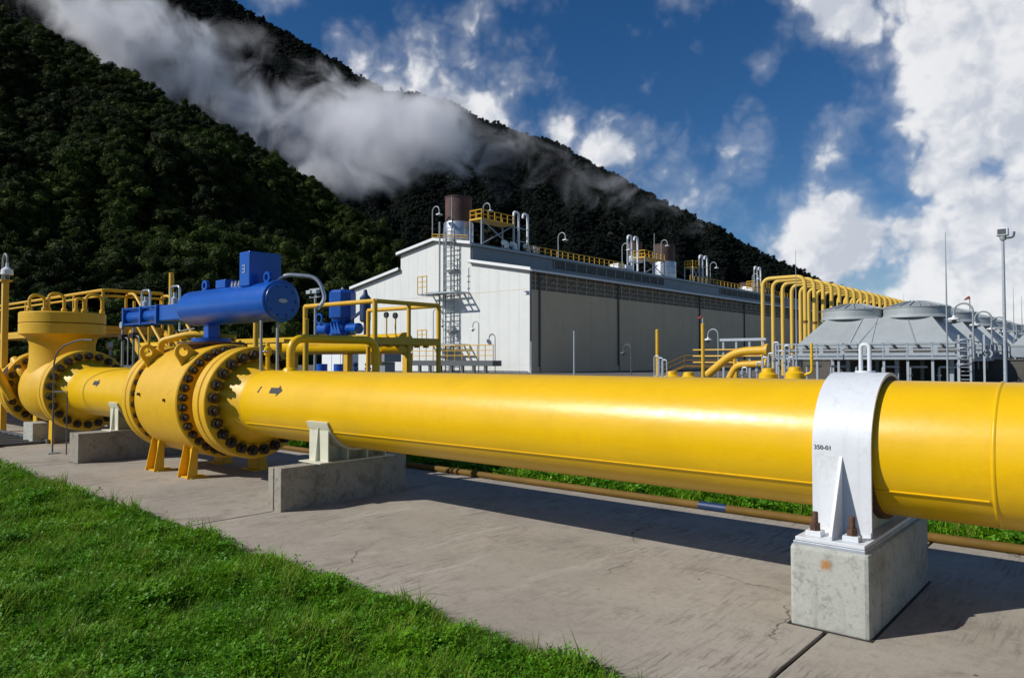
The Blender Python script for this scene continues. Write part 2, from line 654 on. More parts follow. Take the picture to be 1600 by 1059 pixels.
NEAR = [(-500, -330), (-250, -130), (0, 32), (60, 50), (130, 92), (200, 128), (270, 168), (340, 205), (390, 236), (440, 272), (520, 322), (590, 372), (640, 405), (720, 462), (800, 520), (860, 556)]
NEARD = [(-500, 820), (0, 700), (350, 600), (600, 500), (860, 430)]
NEARF = [(-500, 230), (0, 240), (400, 260), (860, 300)]
FAR = [(-500, -620), (100, -190), (250, -90), (370, 6), (430, 36), (520, 90), (600, 138), (660, 146), (700, 156), (760, 190), (850, 216), (930, 258), (1000, 296), (1130, 366), (1200, 405), (1290, 446), (1400, 492), (1500, 530), (1620, 556)]
FARD = [(-500, 1750), (400, 1600), (1000, 1400), (1620, 1200)]
FARF = [(-500, 850), (1000, 800), (1620, 760)]
nv, nf = terrain('near_hill', NEAR, NEARD, NEARF, -420, 850, 120, 60, 46, 3.3, 3.0)
fv, ff = terrain('far_mountain', FAR, FARD, FARF, -420, 1600, 170, 56, 45, 8.1, 4.0)


# ---- foliage sources (never linked to the scene: only scattered)
SRC = {}


def source(key, meshes):
    c = bpy.data.collections.new(key)
    for i, (me, m) in enumerate(meshes):
        o = bpy.data.objects.new(f'{key}_{i:02d}', me)
        me.materials.append(M[m])
        c.objects.link(o)
    SRC[key] = c


def leafy_crown(seed, n, flat):
    r = np.random.default_rng(seed)
    mb = MB()
    lumps = [(r.normal(0, r.uniform(.25, .6), 3) * (1, 1, .6) + (0, 0, r.uniform(.3, .8)), r.uniform(.18, .6)) for _ in range(int(r.integers(5, 12)))]
    for c, rad in lumps:
        for _ in range(n):
            d = r.normal(0, 1, 3)
            d[2] = abs(d[2]) * .9 - .25
            d /= np.linalg.norm(d)
            p = V(c + d * rad * r.uniform(.8, 1.08) * (1, 1, flat))
            nrm = V(d + r.normal(0, .55, 3)).normalized()
            u = nrm.orthogonal().normalized()
            u.rotate(Matrix.Rotation(r.uniform(0, 6.28), 3, nrm))
            w = nrm.cross(u)
            sz = r.uniform(.045, .085) if n > 30 else r.uniform(.07, .13)
            mb.add([p - u * sz, p - w * sz * .75 + nrm * sz * .25, p + u * sz, p + w * sz * .75 + nrm * sz * .25], [(0, 1, 2, 3)])
    # dark inner mass and trunk
    for c, rad in lumps:
        mb.lathe(V(c) - V((0, 0, rad * .72)), (0, 0, 1), [(0, .02), (rad * .3, rad * .6), (rad * .7, rad * .78), (rad * 1.15, rad * .55), (rad * 1.4, .02)], 7)
    mb.tube([(0, 0, -.8), (0.02, 0, 0), (.05, .03, .5)], [.07, .06, .03], 5)
    return mb.mesh('crown', smooth=0)


source('crown', [(leafy_crown(40 + i, 110, .6 + .06 * (i % 8)), 'leaf') for i in range(12)])
source('far_crown', [(leafy_crown(80 + i, 28, .85), 'leaf_far') for i in range(5)])


def scatter(name, pts, sc, rot, key, m=None):
    me = bpy.data.meshes.new(name)
    me.from_pydata([tuple(p) for p in pts], [], [])
    n = len(pts)
    a = me.attributes.new('sc', 'FLOAT_VECTOR', 'POINT')
    a.data.foreach_set('vector', np.asarray(sc, dtype=np.float32).ravel())
    a = me.attributes.new('ro', 'FLOAT_VECTOR', 'POINT')
    a.data.foreach_set('vector', np.asarray(rot, dtype=np.float32).ravel())
    a = me.attributes.new('ix', 'INT', 'POINT')
    a.data.foreach_set('value', rng.integers(0, len(SRC[key].objects), n).astype(np.int32))
    o = bpy.data.objects.new(name, me)
    COL.objects.link(o)
    ng = bpy.data.node_groups.new(name + '_scatter', 'GeometryNodeTree')
    ng.interface.new_socket('Geometry', in_out='INPUT', socket_type='NodeSocketGeometry')
    ng.interface.new_socket('Geometry', in_out='OUTPUT', socket_type='NodeSocketGeometry')
    N = ng.nodes
    L = ng.links
    gi = N.new('NodeGroupInput')
    go = N.new('NodeGroupOutput')
    ip = N.new('GeometryNodeInstanceOnPoints')
    ci = N.new('GeometryNodeCollectionInfo')
    ci.inputs[0].default_value = SRC[key]
    ci.inputs['Separate Children'].default_value = True
    ci.inputs['Reset Children'].default_value = True

    def attr(nm, typ):
        q = N.new('GeometryNodeInputNamedAttribute')
        q.data_type = typ
        q.inputs[0].default_value = nm
        return q.outputs[0]
    L.new(gi.outputs[0], ip.inputs['Points'])
    L.new(ci.outputs[0], ip.inputs['Instance'])
    ip.inputs['Pick Instance'].default_value = True
    L.new(attr('ix', 'INT'), ip.inputs['Instance Index'])
    L.new(attr('ro', 'FLOAT_VECTOR'), ip.inputs['Rotation'])
    L.new(attr('sc', 'FLOAT_VECTOR'), ip.inputs['Scale'])
    L.new(ip.outputs[0], go.inputs[0])
    md = o.modifiers.new('scatter', 'NODES')
    md.node_group = ng
    return o


def on_faces(vs, fs, n, keep):
    fs = np.array(fs)
    a, b_, c, d = (vs[fs[:, i]] for i in range(4))
    area = np.linalg.norm(np.cross(c - a, d - b_), axis=1) / 2
    k = rng.choice(len(fs), n, p=area / area.sum())
    u, w = rng.random(n), rng.random(n)
    p = (a[k].T * (1 - u) * (1 - w) + b_[k].T * u * (1 - w) + c[k].T * u * w + d[k].T * (1 - u) * w).T
    return p[keep(p)]


fw_, rt_, up_, eye_ = (np.array(x) for x in (FW, RT, UP, EYE))


def project(p):
    q = p - eye_
    dep = q @ fw_
    return 800 + FPX * (q @ rt_) / dep, 529.5 - FPX * (q @ up_) / dep, dep


def inview(p, m=140):
    x, y, dd = project(p)
    return (x > -m) & (x < 1600 + m) & (y > -m) & (y < 1059 + m) & (dd > .3)


p = on_faces(nv, nf, 46000, lambda q: inview(q) & (q[:, 2] > -2))
n = len(p)
s = np.clip(rng.gamma(5.5, .72, n), 1.8, 9)
p[:, 2] += s * .1
o = scatter('hill_forest', p, np.stack([s * rng.uniform(.85, 1.2, n), s * rng.uniform(.85, 1.2, n), s * rng.uniform(.8, 1.35, n)], 1), np.stack([rng.normal(0, .12, n), rng.normal(0, .12, n), rng.uniform(0, 6.28, n)], 1), 'crown')
meta(o, 'dense dark green forest covering the near hillside', 'forest', kind='stuff')
p = on_faces(fv, ff, 90000, lambda q: inview(q) & (q[:, 2] > 20))
n = len(p)
s = rng.uniform(4.0, 8.5, n)
p[:, 2] += s * .05
o = scatter('mountain_forest', p, np.stack([s, s, s * rng.uniform(.8, 1.4, n)], 1), np.stack([rng.normal(0, .1, n), rng.normal(0, .1, n), rng.uniform(0, 6.28, n)], 1), 'far_crown')
meta(o, 'dark forest on the far mountain behind the drifting mist', 'forest', kind='stuff')

# ---- mist drifting across the far mountain
MIST = [  # seen x, y, radius, depth, amount
    (120, -10, 75, 880, 1.1), (200, 40, 75, 880, 1.2), (270, 75, 58, 890, 1.0), (335, 125, 55, 900, .8), (395, 172, 66, 900, 1.0), (455, 205, 66, 900, 1.0), (385, 62, 30, 920, .45),
    (530, 185, 55, 910, 1.1), (592, 198, 66, 910, 1.5), (652, 196, 58, 915, 1.6), (712, 212, 46, 920, 1.15), (560, 268, 52, 900, 1.0), (480, 262, 52, 890, .8), (620, 262, 44, 900, .7),
    (772, 236, 34, 920, .75), (832, 272, 48, 910, .66), (905, 284, 48, 910, .62), (985, 304, 42, 910, .6), (1062, 338, 38, 910, .5),
]
mm = bpy.data.materials.new('mist_air')
mm.use_nodes = True
t = NT(mm.node_tree)
t.n.clear()
mo = t.new('ShaderNodeOutputMaterial')
pv = t.new('ShaderNodeVolumePrincipled')
pv.inputs['Color'].default_value = (.99, .99, 1, 1)
pv.inputs['Anisotropy'].default_value = .2
g = t.new('ShaderNodeNewGeometry').outputs['Position']
wn = t.new('ShaderNodeTexNoise')
t.put(wn.inputs['Vector'], g)
wn.inputs['Scale'].default_value = .011
wn.inputs['Detail'].default_value = 3
gw = t.vmath('ADD', g, t.vmath('SCALE', t.vmath('SUBTRACT', wn.outputs[1], (.5, .5, .5)), 85.0))
cov = None
for x, y, r, dep, a in MIST:
    c = atd(x, y, dep)
    q = t.math('DIVIDE', t.vmath('DISTANCE', gw, tuple(c), out=1), r * dep / FPX)
    e = t.math('MULTIPLY', t.math('EXPONENT', t.math('MULTIPLY', t.math('MULTIPLY', q, q), -1.0)), a)
    cov = e if cov is None else t.math('ADD', cov, e)
nz = t.noise(g, .019, 8, .66, .8)
dn = t.math('MULTIPLY', t.ramp(t.math('ADD', t.math('MULTIPLY', t.math('SUBTRACT', nz, .5), 5.0), cov), .5, 2.1), t.math('MULTIPLY', t.ramp(cov, .04, .3), .055))
t.l.new(dn, pv.inputs['Density'])
t.l.new(pv.outputs[0], mo.inputs['Volume'])
mm.cycles.volume_step_rate = .35
mb = MB()
ring = [(-300, -420), (420, -160), (760, 80), (1240, 330), (1240, 420), (700, 420), (420, 350), (-300, 150)]
mb.v = [atd(x, y, 780) for x, y in ring] + [atd(x, y, 1040) for x, y in ring]
k = len(ring)
mb.f = [list(range(k)), list(range(2 * k - 1, k - 1, -1))] + [(i, i + k, (i + 1) % k + k, (i + 1) % k) for i in range(k)]
o = part('mist', mb, mm, smooth=0)
meta(o, 'white mist drifting across the far mountainside', 'mist', kind='stuff')


# ---- lawn
def blade_tuft(seed, n, hgt, spread):
    r = np.random.default_rng(seed)
    mb = MB()
    for _ in range(n):
        a = r.uniform(0, 6.28)
        base = V((r.normal(0, spread), r.normal(0, spread), 0))
        h = hgt * r.uniform(.5, 1.15)
        lean = r.uniform(.2, 1.1) * h
        d = V((math.cos(a), math.sin(a), 0))
        sd = V((-d.y, d.x, 0)) * r.uniform(.0014, .0028)
        pts = [(base, 1.0), (base + d * lean * .3 + V((0, 0, h * .55)), .85), (base + d * lean + V((0, 0, h)), .08)]
        vs = []
        for q, w in pts:
            vs += [q - sd * w, q + sd * w]
        mb.add(vs, [(0, 1, 3, 2), (2, 3, 5, 4)])
    return mb.mesh('blades', smooth=0)


def clover_tuft(seed, n, hgt, spread):
    r = np.random.default_rng(seed)
    mb = MB()
    for _ in range(n):
        c = V((r.normal(0, spread), r.normal(0, spread), hgt * r.uniform(.45, 1.1)))
        tilt = Euler((r.normal(0, .4), r.normal(0, .4), r.uniform(0, 6.28))).to_matrix()
        L = r.uniform(.010, .019)
        for k in range(3):
            a = k * 2.094
            q = []
            for rr, aa in ((.05, 0), (.6, -.55), (1, -.38), (.95, 0), (1, .38), (.6, .55)):
                q.append(c + tilt @ V((math.cos(a + aa) * rr * L, math.sin(a + aa) * rr * L, .25 * rr * L)))
            mb.add(q, [(0, 1, 2, 3), (0, 3, 4, 5)])
    return mb.mesh('clover', smooth=0)


source('turf', [(blade_tuft(i, 26, .038 + .008 * (i % 3), .03), 'grass') for i in range(12)] + [(clover_tuft(20 + i, 20, .042, .036), 'clover') for i in range(9)] + [(blade_tuft(60, 16, .085, .02), 'grass'), (blade_tuft(61, 14, .10, .03), 'drygrass')])


def lawn(name, n, xr, yr, edge, label, thin, size=1.0):
    q = np.stack([rng.uniform(*xr, n), rng.uniform(*yr, n), np.full(n, -.015)], 1)
    lim = edge(q[:, 0])
    x, y, dd = project(q)
    keep = inview(q, 260) & (q[:, 1] < lim[1]) & (q[:, 1] > lim[0]) & (rng.random(n) < np.clip(thin / dd, .12, 1))
    q = q[keep]
    k = len(q)
    lump = np.array([fbm(a * 1.7, c * 1.7, 1.0, 3) for a, c, _ in q])
    q[:, 2] += np.clip(lump, -.6, .9) * .05
    dd = dd[keep]
    s = rng.uniform(.75, 1.35, k) * size * np.clip(1 + lump * .5, .6, 1.7) * np.clip(dd / 5, 1, 2.2) ** .5
    o = scatter(name, q, np.stack([s, s, s * rng.uniform(.8, 1.25, k)], 1), np.stack([rng.normal(0, .12, k), rng.normal(0, .12, k), rng.uniform(0, 6.28, k)], 1), 'turf')
    meta(o, label, 'grass', kind='stuff')


def near_edge(x):
    e = np.array([fbm(v * .9, 2.0, 0, 4) * .09 + fbm(v * 5, 9.0, 0, 3) * .035 for v in x])
    return np.full(len(x), -9.0), 3.50 + e * .8 - (x + 6) * .018


def back_edge(x):
    return np.full(len(x), 8.36), np.full(len(x), 14.0)


lawn('lawn_grass', 130000, (-22, -.5), (.6, 3.9), near_edge, 'lush green grass and clover in the near corner beside the pavement', 5.0, 1.05)
lawn('verge_grass', 26000, (-16, 4), (8.15, 13.9), back_edge, 'strip of bright grass behind the big yellow pipe', 40, 1.8)

# ================================================================== MAIN PIPE
YC, ZC, RP = 5.79, 1.127, .475
AX = V((1, 0, 0))


def P3(x, ang, r):          # point on a circle round the pipe axis; ang 0 = up, 90 = towards the camera
    return V((x, YC - math.sin(R(ang)) * r, ZC + math.cos(R(ang)) * r))


t1 = thing('pipeline', 'big glossy yellow gas pipe running across the foreground', 'pipe', (-5, YC, 0))
part('pipe_wall', MB().lathe((0, YC, ZC), AX, [(x, RP) for x in np.linspace(-9.62, 6.0, 30)], 96), 'yellow', t1)
# girth welds and longitudinal seam
for xg in (-.72,):
    mb = MB()
    prof = [(xg - .016 + .032 * k / 6, RP - .002 + .009 * math.sin(math.pi * k / 6)) for k in range(7)]
    part('girth_weld', MB().lathe((0, YC, ZC), AX, prof, 96), 'yellow', t1, 60)
seg = [(-9.5, -.75)]
for x0, x1 in seg:
    mb = MB()
    mb.tube([P3(x, 122, RP + .001) for x in np.linspace(x0, x1, 40)], .008, 6)
    part('seam_weld', mb, 'yellow', t1, 60)


def curved_mark(outline, r=RP + .0025, thick=.001):
    """a painted mark that follows the pipe's curve: outline in (x, angle)"""
    mb = MB()
    for quad in outline:
        n = 4
        vs = []
        for (x, a) in quad:
            vs.append(P3(x, a, r))
        mb.add(vs, [list(range(len(vs)))])
    return mb


def arrow(xc, ac, parent, k=1.0):
    q = []
    L = .30 * k
    for i in range(4):
        a0 = ac - 5 + 2.5 * i
        q.append([(xc - L / 2, a0), (xc + .03 * k, a0), (xc + .03 * k, a0 + 2.5), (xc - L / 2, a0 + 2.5)])
    for i in range(6):
        h0, h1 = -10 + 20 * i / 6, -10 + 20 * (i + 1) / 6
        q.append([(xc + .03 * k, ac + h0), (xc + .03 * k + (L / 2 - .03 * k) * (1 - abs(h0) / 10), ac + h0), (xc + .03 * k + (L / 2 - .03 * k) * (1 - abs(h1) / 10), ac + h1), (xc + .03 * k, ac + h1)])
    return part('flow_arrow', curved_mark(q), 'black', parent, 0, label='black flow arrow pointing right')


arrow(-8.72, 63, t1)
part('stencil_mark', curved_mark([[(-9.14, 57), (-9.10, 56.5), (-9.13, 68), (-9.17, 68)]]), 'black', t1, 0)

# ---- white clamp on its concrete block
CX0, CX1 = -1.775, -1.395
t2 = thing('pipe_clamp', 'wide white steel clamp strapped over the yellow pipe at the right', 'pipe clamp', (-1.585, YC, .53))


def strap_path(r):
    pts = [(YC - r, .575)]
    for a in range(90, -91, -5):
        pts.append((YC - math.sin(R(a)) * r, ZC + math.cos(R(a)) * r))
    pts.append((YC + r, .575))
    return pts


o_, i_ = strap_path(RP + .056), strap_path(RP + .034)
mb = MB()
n = len(o_)
vs = [V((x, y, z)) for x in (CX0, CX1) for pth in (o_, i_) for y, z in pth]
fs = []
for k in range(n - 1):
    fs += [(k, k + 1, 2 * n + k + 1, 2 * n + k), (n + k + 1, n + k, 3 * n + k, 3 * n + k + 1), (k + 1, k, n + k, n + k + 1), (2 * n + k, 2 * n + k + 1, 3 * n + k + 1, 3 * n + k)]
fs += [(0, 2 * n, 3 * n, n), (n - 1, 2 * n - 1, 4 * n - 1, 3 * n - 1)]
mb.add(vs, fs)
part('strap', mb, 'white', t2, 30)
part('liner', MB().lathe((0, YC, ZC), AX, [(CX0 + .012, RP + .002), (CX0 + .012, RP + .0335), (CX1 - .012, RP + .0335), (CX1 - .012, RP + .002)], 96), 'rust', t2)
part('base_plate', MB().box((CX0 - .03, 5.0, .55), (CX1 + .025, 6.57, .575)), 'white', t2, 0, .004)
part('grout_pad', MB().box((CX0 - .04, 4.99, .525), (CX1 + .03, 6.58, .549)), 'steel', t2, 0, .004)
for sgn, yf in ((-1, YC - RP - .056), (1, YC + RP + .056)):
    part('gusset', MB().prism([(-1.595, yf, .575), (-1.595, yf + sgn * .24, .575), (-1.595, yf + sgn * .24, .60), (-1.595, yf, 1.10)], (.022, 0, 0)), 'white', t2, 0, .003)
# cradle plates under the pipe
for xx in (CX0 + .06, CX1 - .075):
    prof = [(xx, YC - .44, .576)] + [(xx, YC + .47 * math.sin(R(a)), ZC - (RP + .004) * math.cos(R(a))) for a in range(-62, 63, 6)] + [(xx, YC + .44, .576)]
    part('cradle_plate', MB().prism(prof, (.015, 0, 0)), 'cream', t2, 0)


def anchor(x, y, z, parent):
    part('washer_plate', MB().box((x - .05, y - .045, z), (x + .05, y + .045, z + .035)), 'white', parent, 0, .003)
    mb = MB().lathe((x, y, z + .036), (0, 0, 1), [(0, .036), (.045, .036)], 6)
    part('nut', mb, 'rust', parent, 0)
    part('anchor_bolt', MB().lathe((x, y, z + .0815), (0, 0, 1), [(0, .02), (.07, .02), (.076, .016)], 12), 'rust', parent)


for x in (-1.71, -1.475):
    for y in (5.11, 6.47):
        anchor(x, y, .575, t2)
zt_ = ZC + RP + .05
part('lifting_eye', MB().tube(fillet([(-1.61, YC + .05, zt_), (-1.61, YC + .05, zt_ + .21), (-1.55, YC + .05, zt_ + .21), (-1.55, YC + .05, zt_)], .03), .015, 10), 'white', t2)
part('eye_foot', MB().lathe((-1.58, YC + .05, zt_ + .005), (0, 0, 1), [(0, .07), (.012, .07)], 16), 'white', t2)
tx = bpy.data.curves.new('tag_number', 'FONT')
tx.body = '350-01'
tx.size = .042
tx.extrude = .0005
to = bpy.data.objects.new('tag_number', tx)
tmesh = bpy.data.meshes.new_from_object(to)
bpy.data.objects.remove(to)
tmesh.materials.append(M['black'])
to = bpy.data.objects.new('tag_number', tmesh)
COL.objects.link(to)
to.parent = t2
to.rotation_euler = (R(90), 0, 0)
to.location = V((CX0 + .012, YC - RP - .059, 1.135)) - t2.location


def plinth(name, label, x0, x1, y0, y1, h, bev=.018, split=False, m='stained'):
    t = thing(name, label, 'concrete block', ((x0 + x1) / 2, (y0 + y1) / 2, 0))
    if split:
        m_ = (x0 + x1) / 2
        part('block', MB().box((x0, y0 + .01, -.02), (m_ - .035, y1, h - .01)), m, t, 0, .008)
        part('joint_filler', MB().box((m_ - .034, y0 + .04, -.02), (m_ - .001, y1 - .02, h - .04)), 'ventdark', t, 0)
        part('block', MB().box((m_, y0, -.02), (x1, y1, h)), m, t, 0, .008)
    else:
        part('block', MB().box((x0, y0, -.02), (x1, y1, h)), m, t, 0, bev)
        mb = MB().box((x0 - .016, y0 - .016, -.01), (x1 + .016, y1 + .016, .003))
        part('joint_gap', mb, 'joint', t, 0)
    return t


plinth('support_block', 'big chamfered concrete block carrying the white clamp', -1.835, -1.335, 4.97, 6.6, .53, .03, m='block')
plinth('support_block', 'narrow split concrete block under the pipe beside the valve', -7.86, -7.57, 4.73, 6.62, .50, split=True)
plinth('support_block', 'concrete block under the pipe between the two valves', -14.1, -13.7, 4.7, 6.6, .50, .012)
plinth('support_block', 'pale concrete block under the far left valve', -18.3, -17.7, 5.2, 6.3, .42, .012, m='block')


def saddle(label, x0, x1):
    t = thing('pipe_saddle', label, 'pipe support', ((x0 + x1) / 2, YC, .5), 'cream saddles under the yellow pipe')
    part('base_plate', MB().box((x0, YC - .58, .5), (x1, YC + .58, .515)), 'cream', t, 0, .003)
    xm = (x0 + x1) / 2
    # wear pad hugging the pipe
    mb = MB()
    angs = list(range(-74, 75, 4))
    prof = [(YC + math.sin(R(a)) * (RP + .003), ZC - math.cos(R(a)) * (RP + .003)) for a in angs] + [(YC + math.sin(R(a)) * (RP + .028), ZC - math.cos(R(a)) * (RP + .028)) for a in angs[::-1]]
    n = len(angs)
    q = [V((x, y, z)) for x in (x0 + .01, x1 - .01) for y, z in prof]
    k = 2 * n
    fs = []
    for i in range(n - 1):
        j = 2 * n - 1 - i
        fs += [(i, i + 1, j - 1, j), (k + i, k + j, k + j - 1, k + i + 1)]
    for i in range(k):
        fs.append((i, k + i, k + (i + 1) % k, (i + 1) % k))
    mb.add(q, fs)
    part('wear_pad', mb, 'cream', t, 40)
    for dy in (-.44, -.15, .15, .44):
        zt = ZC - math.sqrt(max(0, (RP + .028) ** 2 - dy * dy))
        part('rib', MB().box((x0 + .03, YC + dy - .008, .515), (x1 - .03, YC + dy + .008, zt + .003)), 'cream', t, 0)
    prof = [(xm - .008, YC - .5, .515)] + [(xm - .008, YC + (RP + .03) * math.sin(R(a)), ZC - (RP + .03) * math.cos(R(a))) for a in range(-66, 67, 6)] + [(xm - .008, YC + .5, .515)]
    part('web', MB().prism(prof, (.016, 0, 0)), 'cream', t, 0)
    return t


saddle('cream pipe saddle on the split block beside the big valve', -7.95, -7.5)
saddle('cream pipe saddle on the block between the two valves', -14.1, -13.7)

# ================================================================== BIG BALL VALVE
nut_me = None


def nut_mesh(r, h, stud):
    mb = MB().lathe((0, 0, 0), AX, [(0, r), (h * .86, r), (h, r * .86)], 6)
    mb.lathe((0, 0, 0), AX, [(h, r * .52), (h + stud, r * .52), (h + stud + .008, r * .42)], 10)
    me = mb.mesh('nut', smooth=25)
    me.materials.append(M['bolt'])
    return me


NUT = nut_mesh(.078, .085, .045)
NUTB = nut_mesh(.062, .075, .05)


def nut_ring(parent, x, r, n, me, face=1, a0=0.0, c=(YC, ZC)):
    for k in range(n):
        a = 2 * math.pi * (k + .5) / n + a0
        o = bpy.data.objects.new('nut', me)
        COL.objects.link(o)
        o.parent = parent
        o.location = V((x, c[0] + math.cos(a) * r, c[1] + math.sin(a) * r)) - origin(parent)
        o.rotation_euler = (random.uniform(0, 1), 0, 0) if face > 0 else (random.uniform(0, 1), 0, math.pi)


def ring_prof(x0, x1, ro, ri, ch=.012):
    return [(x0, ri), (x0, ro - ch), (x0 + ch, ro), (x1 - ch, ro), (x1, ro - ch), (x1, ri)]


def flange(parent, x0, x1, ro, ri=.3, m='yellow_valve'):
    return part('flange', MB().lathe((0, YC, ZC), AX, ring_prof(x0, x1, ro, ri), 96, closed=True), m, parent, 30)


t3 = thing('ball_valve', 'huge yellow flanged ball valve with a ring of dark nuts', 'valve', (-11.3, YC, 0))
RF = .815
f1 = flange(t3, -10.06, -9.90, RF)
f2 = flange(t3, -10.25, -10.085, RF)
part('gasket', MB().lathe((0, YC, ZC), AX, ring_prof(-10.085, -10.06, RF - .05, .4, .001), 64, closed=True), 'ventdark', t3)
hub = part('flange_hub', MB().lathe((0, YC, ZC), AX, [(-9.91, .62), (-9.86, .60), (-9.62, .485), (-9.55, RP + .001)], 96), 'yellow_valve', t3, 50)
nut_ring(f1, -9.90, .695, 24, NUT)
body = part('body', MB().lathe((0, YC, ZC), AX, [(-12.2, .5), (-12.2, .78), (-12.15, .82), (-11.9, .85), (-11.4, .865), (-10.75, .865), (-10.66, .865), (-10.64, .85), (-10.64, .5)], 96), 'yellow_valve', t3, 30)
part('neck', MB().lathe((0, YC, ZC), AX, [(-10.66, .60), (-10.24, .60)], 64), 'yellow_valve', t3)
nut_ring(body, -10.64, .775, 34, NUTB)
g1 = flange(t3, -12.42, -12.27, .85)
g2 = flange(t3, -12.60, -12.44, .85)
part('neck', MB().lathe((0, YC, ZC), AX, [(-12.28, .70), (-12.19, .70)], 64), 'yellow_valve', t3)
nut_ring(g1, -12.27, .785, 28, nut_mesh(.05, .05, .015))
part('flange_hub', MB().lathe((0, YC, ZC), AX, [(-12.98, RP + .001), (-12.9, .485), (-12.68, .60), (-12.59, .62)], 96), 'yellow_valve', t3, 50)
nut_ring(g2, -12.60, .695, 24, NUT, -1)
# feet
for x in (-11.95, -10.85):
    for sy in (-1, 1):
        y = YC + sy * .50
        ft = part('foot', MB().prism([(x - .15, y - .02, 0.0), (x + .15, y - .02, 0), (x + .12, y - .02 - sy * .02, .62), (x - .12, y - .02 - sy * .02, .62)], (0, .022, 0)), 'yellow_valve', t3, 0)
        for xs in (-1, 1):
            part('foot_flange', MB().prism([(x + xs * .16, y - .005, 0), (x + xs * .16, y - sy * -.16, 0), (x + xs * .13, y - sy * -.05, .60), (x + xs * .13, y - .005, .60)], (.016 * -xs, 0, 0)), 'yellow_valve', ft, 0)
        part('foot_plate', MB().box((x - .20, y - .12, .001), (x + .20, y + .16, .018)), 'yellow_valve', ft, 0)


def lug(parent, x, ang, r0):
    """lifting eye: a plate with a round hole, standing on the valve body"""
    n = 20
    c = P3(x, ang, r0 + .17)
    rad = (c - V((x, YC, ZC))).normalized()
    side = AX.cross(rad).normalized()
    mb = MB()
    th = .035
    outer = []
    inner = []
    for k in range(n):
        a = 2 * math.pi * k / n
        d = rad * math.cos(a) + side * math.sin(a)
        inner.append(c + d * .065)
        if math.cos(a) > -.2:
            outer.append(c + d * .125)
        else:
            outer.append(c + rad * (-.22) * (-(math.cos(a)) - .2) / .8 + side * (.125 + .06 * (-(math.cos(a)) - .2) / .8) * (1 if math.sin(a) > 0 else -1 if math.sin(a) < -1e-6 else 0) * min(1, abs(math.sin(a)) * 2.2) - rad * .03)
    vs = [q + AX * e for e in (-th / 2, th / 2) for q in outer + inner]
    fs = []
    for k in range(n):
        j = (k + 1) % n
        fs += [(k, j, n + j, n + k), (2 * n + k, 3 * n + k, 3 * n + j, 2 * n + j), (k, 2 * n + k, 2 * n + j, j), (n + k, n + j, 3 * n + j, 3 * n + k)]
    mb.add(vs, fs)
    return part('lifting_lug', mb, 'yellow_valve', parent, 30)


for x in (-12.05, -10.85):
    for ang in (42, -42):
        lug(t3, x, ang, .83)
part('stem_flange', MB().lathe((-11.3, YC, 1.9), (0, 0, 1), [(0, .40), (.09, .42), (.09, .5), (.13, .5)], 48), 'rust', t3)
part('vent_pipe', MB().tube(fillet([P3(-12.15, 30, .78), P3(-12.15, 26, 1.02), P3(-11.7, 6, 1.06), P3(-11.2, -20, 1.03)], .22), .055, 12), 'yellow_valve', t3)
part('drain_nipple', MB().tube([P3(-11.9, 84, .83), P3(-11.9, 84, .89)], .022, 8), 'bolt', t3)
part('drain_nipple', MB().tube([P3(-11.0, 88, .83), P3(-11.0, 88, .89)], .022, 8), 'bolt', t3)
part('grease_fitting', MB().tube([P3(-11.5, 20, .84), P3(-11.5, 20, .91)], .02, 8), 'bolt', t3)

# ---- actuator on top of the valve
t4 = thing('valve_actuator', 'long blue cylinder actuator lying on top of the big valve', 'actuator', (-11.3, YC, 2.03))
ZA = 2.585
part('cylinder', MB().lathe((0, YC, ZA), AX, [(-11.95, .10), (-11.95, .24), (-11.93, .27), (-11.88, .285), (-9.36, .285), (-9.36, .30), (-9.30, .30), (-9.29, .29), (-9.29, .1)], 72), 'blue', t4, 25)
part('end_cap', MB().lathe((0, YC, ZA), AX, [(-9.292, .27), (-9.27, .262), (-9.262, .25)], 64), 'blue', t4, 25)
for k in range(10):
    a_ = 2 * math.pi * k / 10
    part('cap_bolt', MB().lathe((-9.29, YC + .215 * math.cos(a_), ZA + .215 * math.sin(a_)), AX, [(.02, .018), (.05, .018)], 6), 'blue', t4, 0)
part('nameplate', MB().prism([(-9.258, YC + .075 * math.cos(a), ZA + .03 * math.sin(a)) for a in np.linspace(0, 6.28, 17)[:-1]], (.006, 0, 0)), 'steel', t4, 0)
hs = part('housing', MB().box((-12.9, YC - .13, ZA - .17), (-11.97, YC + .13, ZA + .10)), 'blue', t4, 0, .02)
part('housing_plate', MB().box((-12.05, YC - .17, ZA - .2), (-11.965, YC + .17, ZA + .17)), 'blue', t4, 0, .01)
part('spring_tube', MB().lathe((0, YC, ZA - .05), AX, [(-14.3, .05), (-14.3, .115), (-14.25, .13), (-13.0, .13), (-13.0, .05)], 48), 'blue', t4, 30)
for x in (-14.35, -13.62, -12.98):
    part('square_flange', MB().box((x, YC - .17, ZA - .22), (x + .06, YC + .17, ZA + .12)), 'blue', t4, 0, .008)
for dy in (-.14, .14):
    for dz in (-.19, .09):
        part('tie_rod', MB().tube([(-14.34, YC + dy, ZA + dz), (-12.95, YC + dy, ZA + dz)], .018, 8), 'blue', t4)
part('pedestal', MB().box((-11.42, YC - .08, 2.09), (-11.25, YC + .12, ZA - .2)), 'blue', t4, 0, .02)
part('mount_plate', MB().lathe((-11.3, YC, 2.031), (0, 0, 1), [(0, .30), (.06, .30)], 40), 'blue', t4)
for x in (-11.5, -9.65):
    part('lifting_eye', MB().lathe((x, YC - .03, ZA + .36), (0, 1, 0), [(0, .045), (0, .085), (.05, .085), (.05, .045)], 20, closed=True), 'blue', t4)
    part('eye_foot', MB().box((x - .05, YC - .04, ZA + .27), (x + .05, YC + .04, ZA + .3)), 'blue', t4, 0)
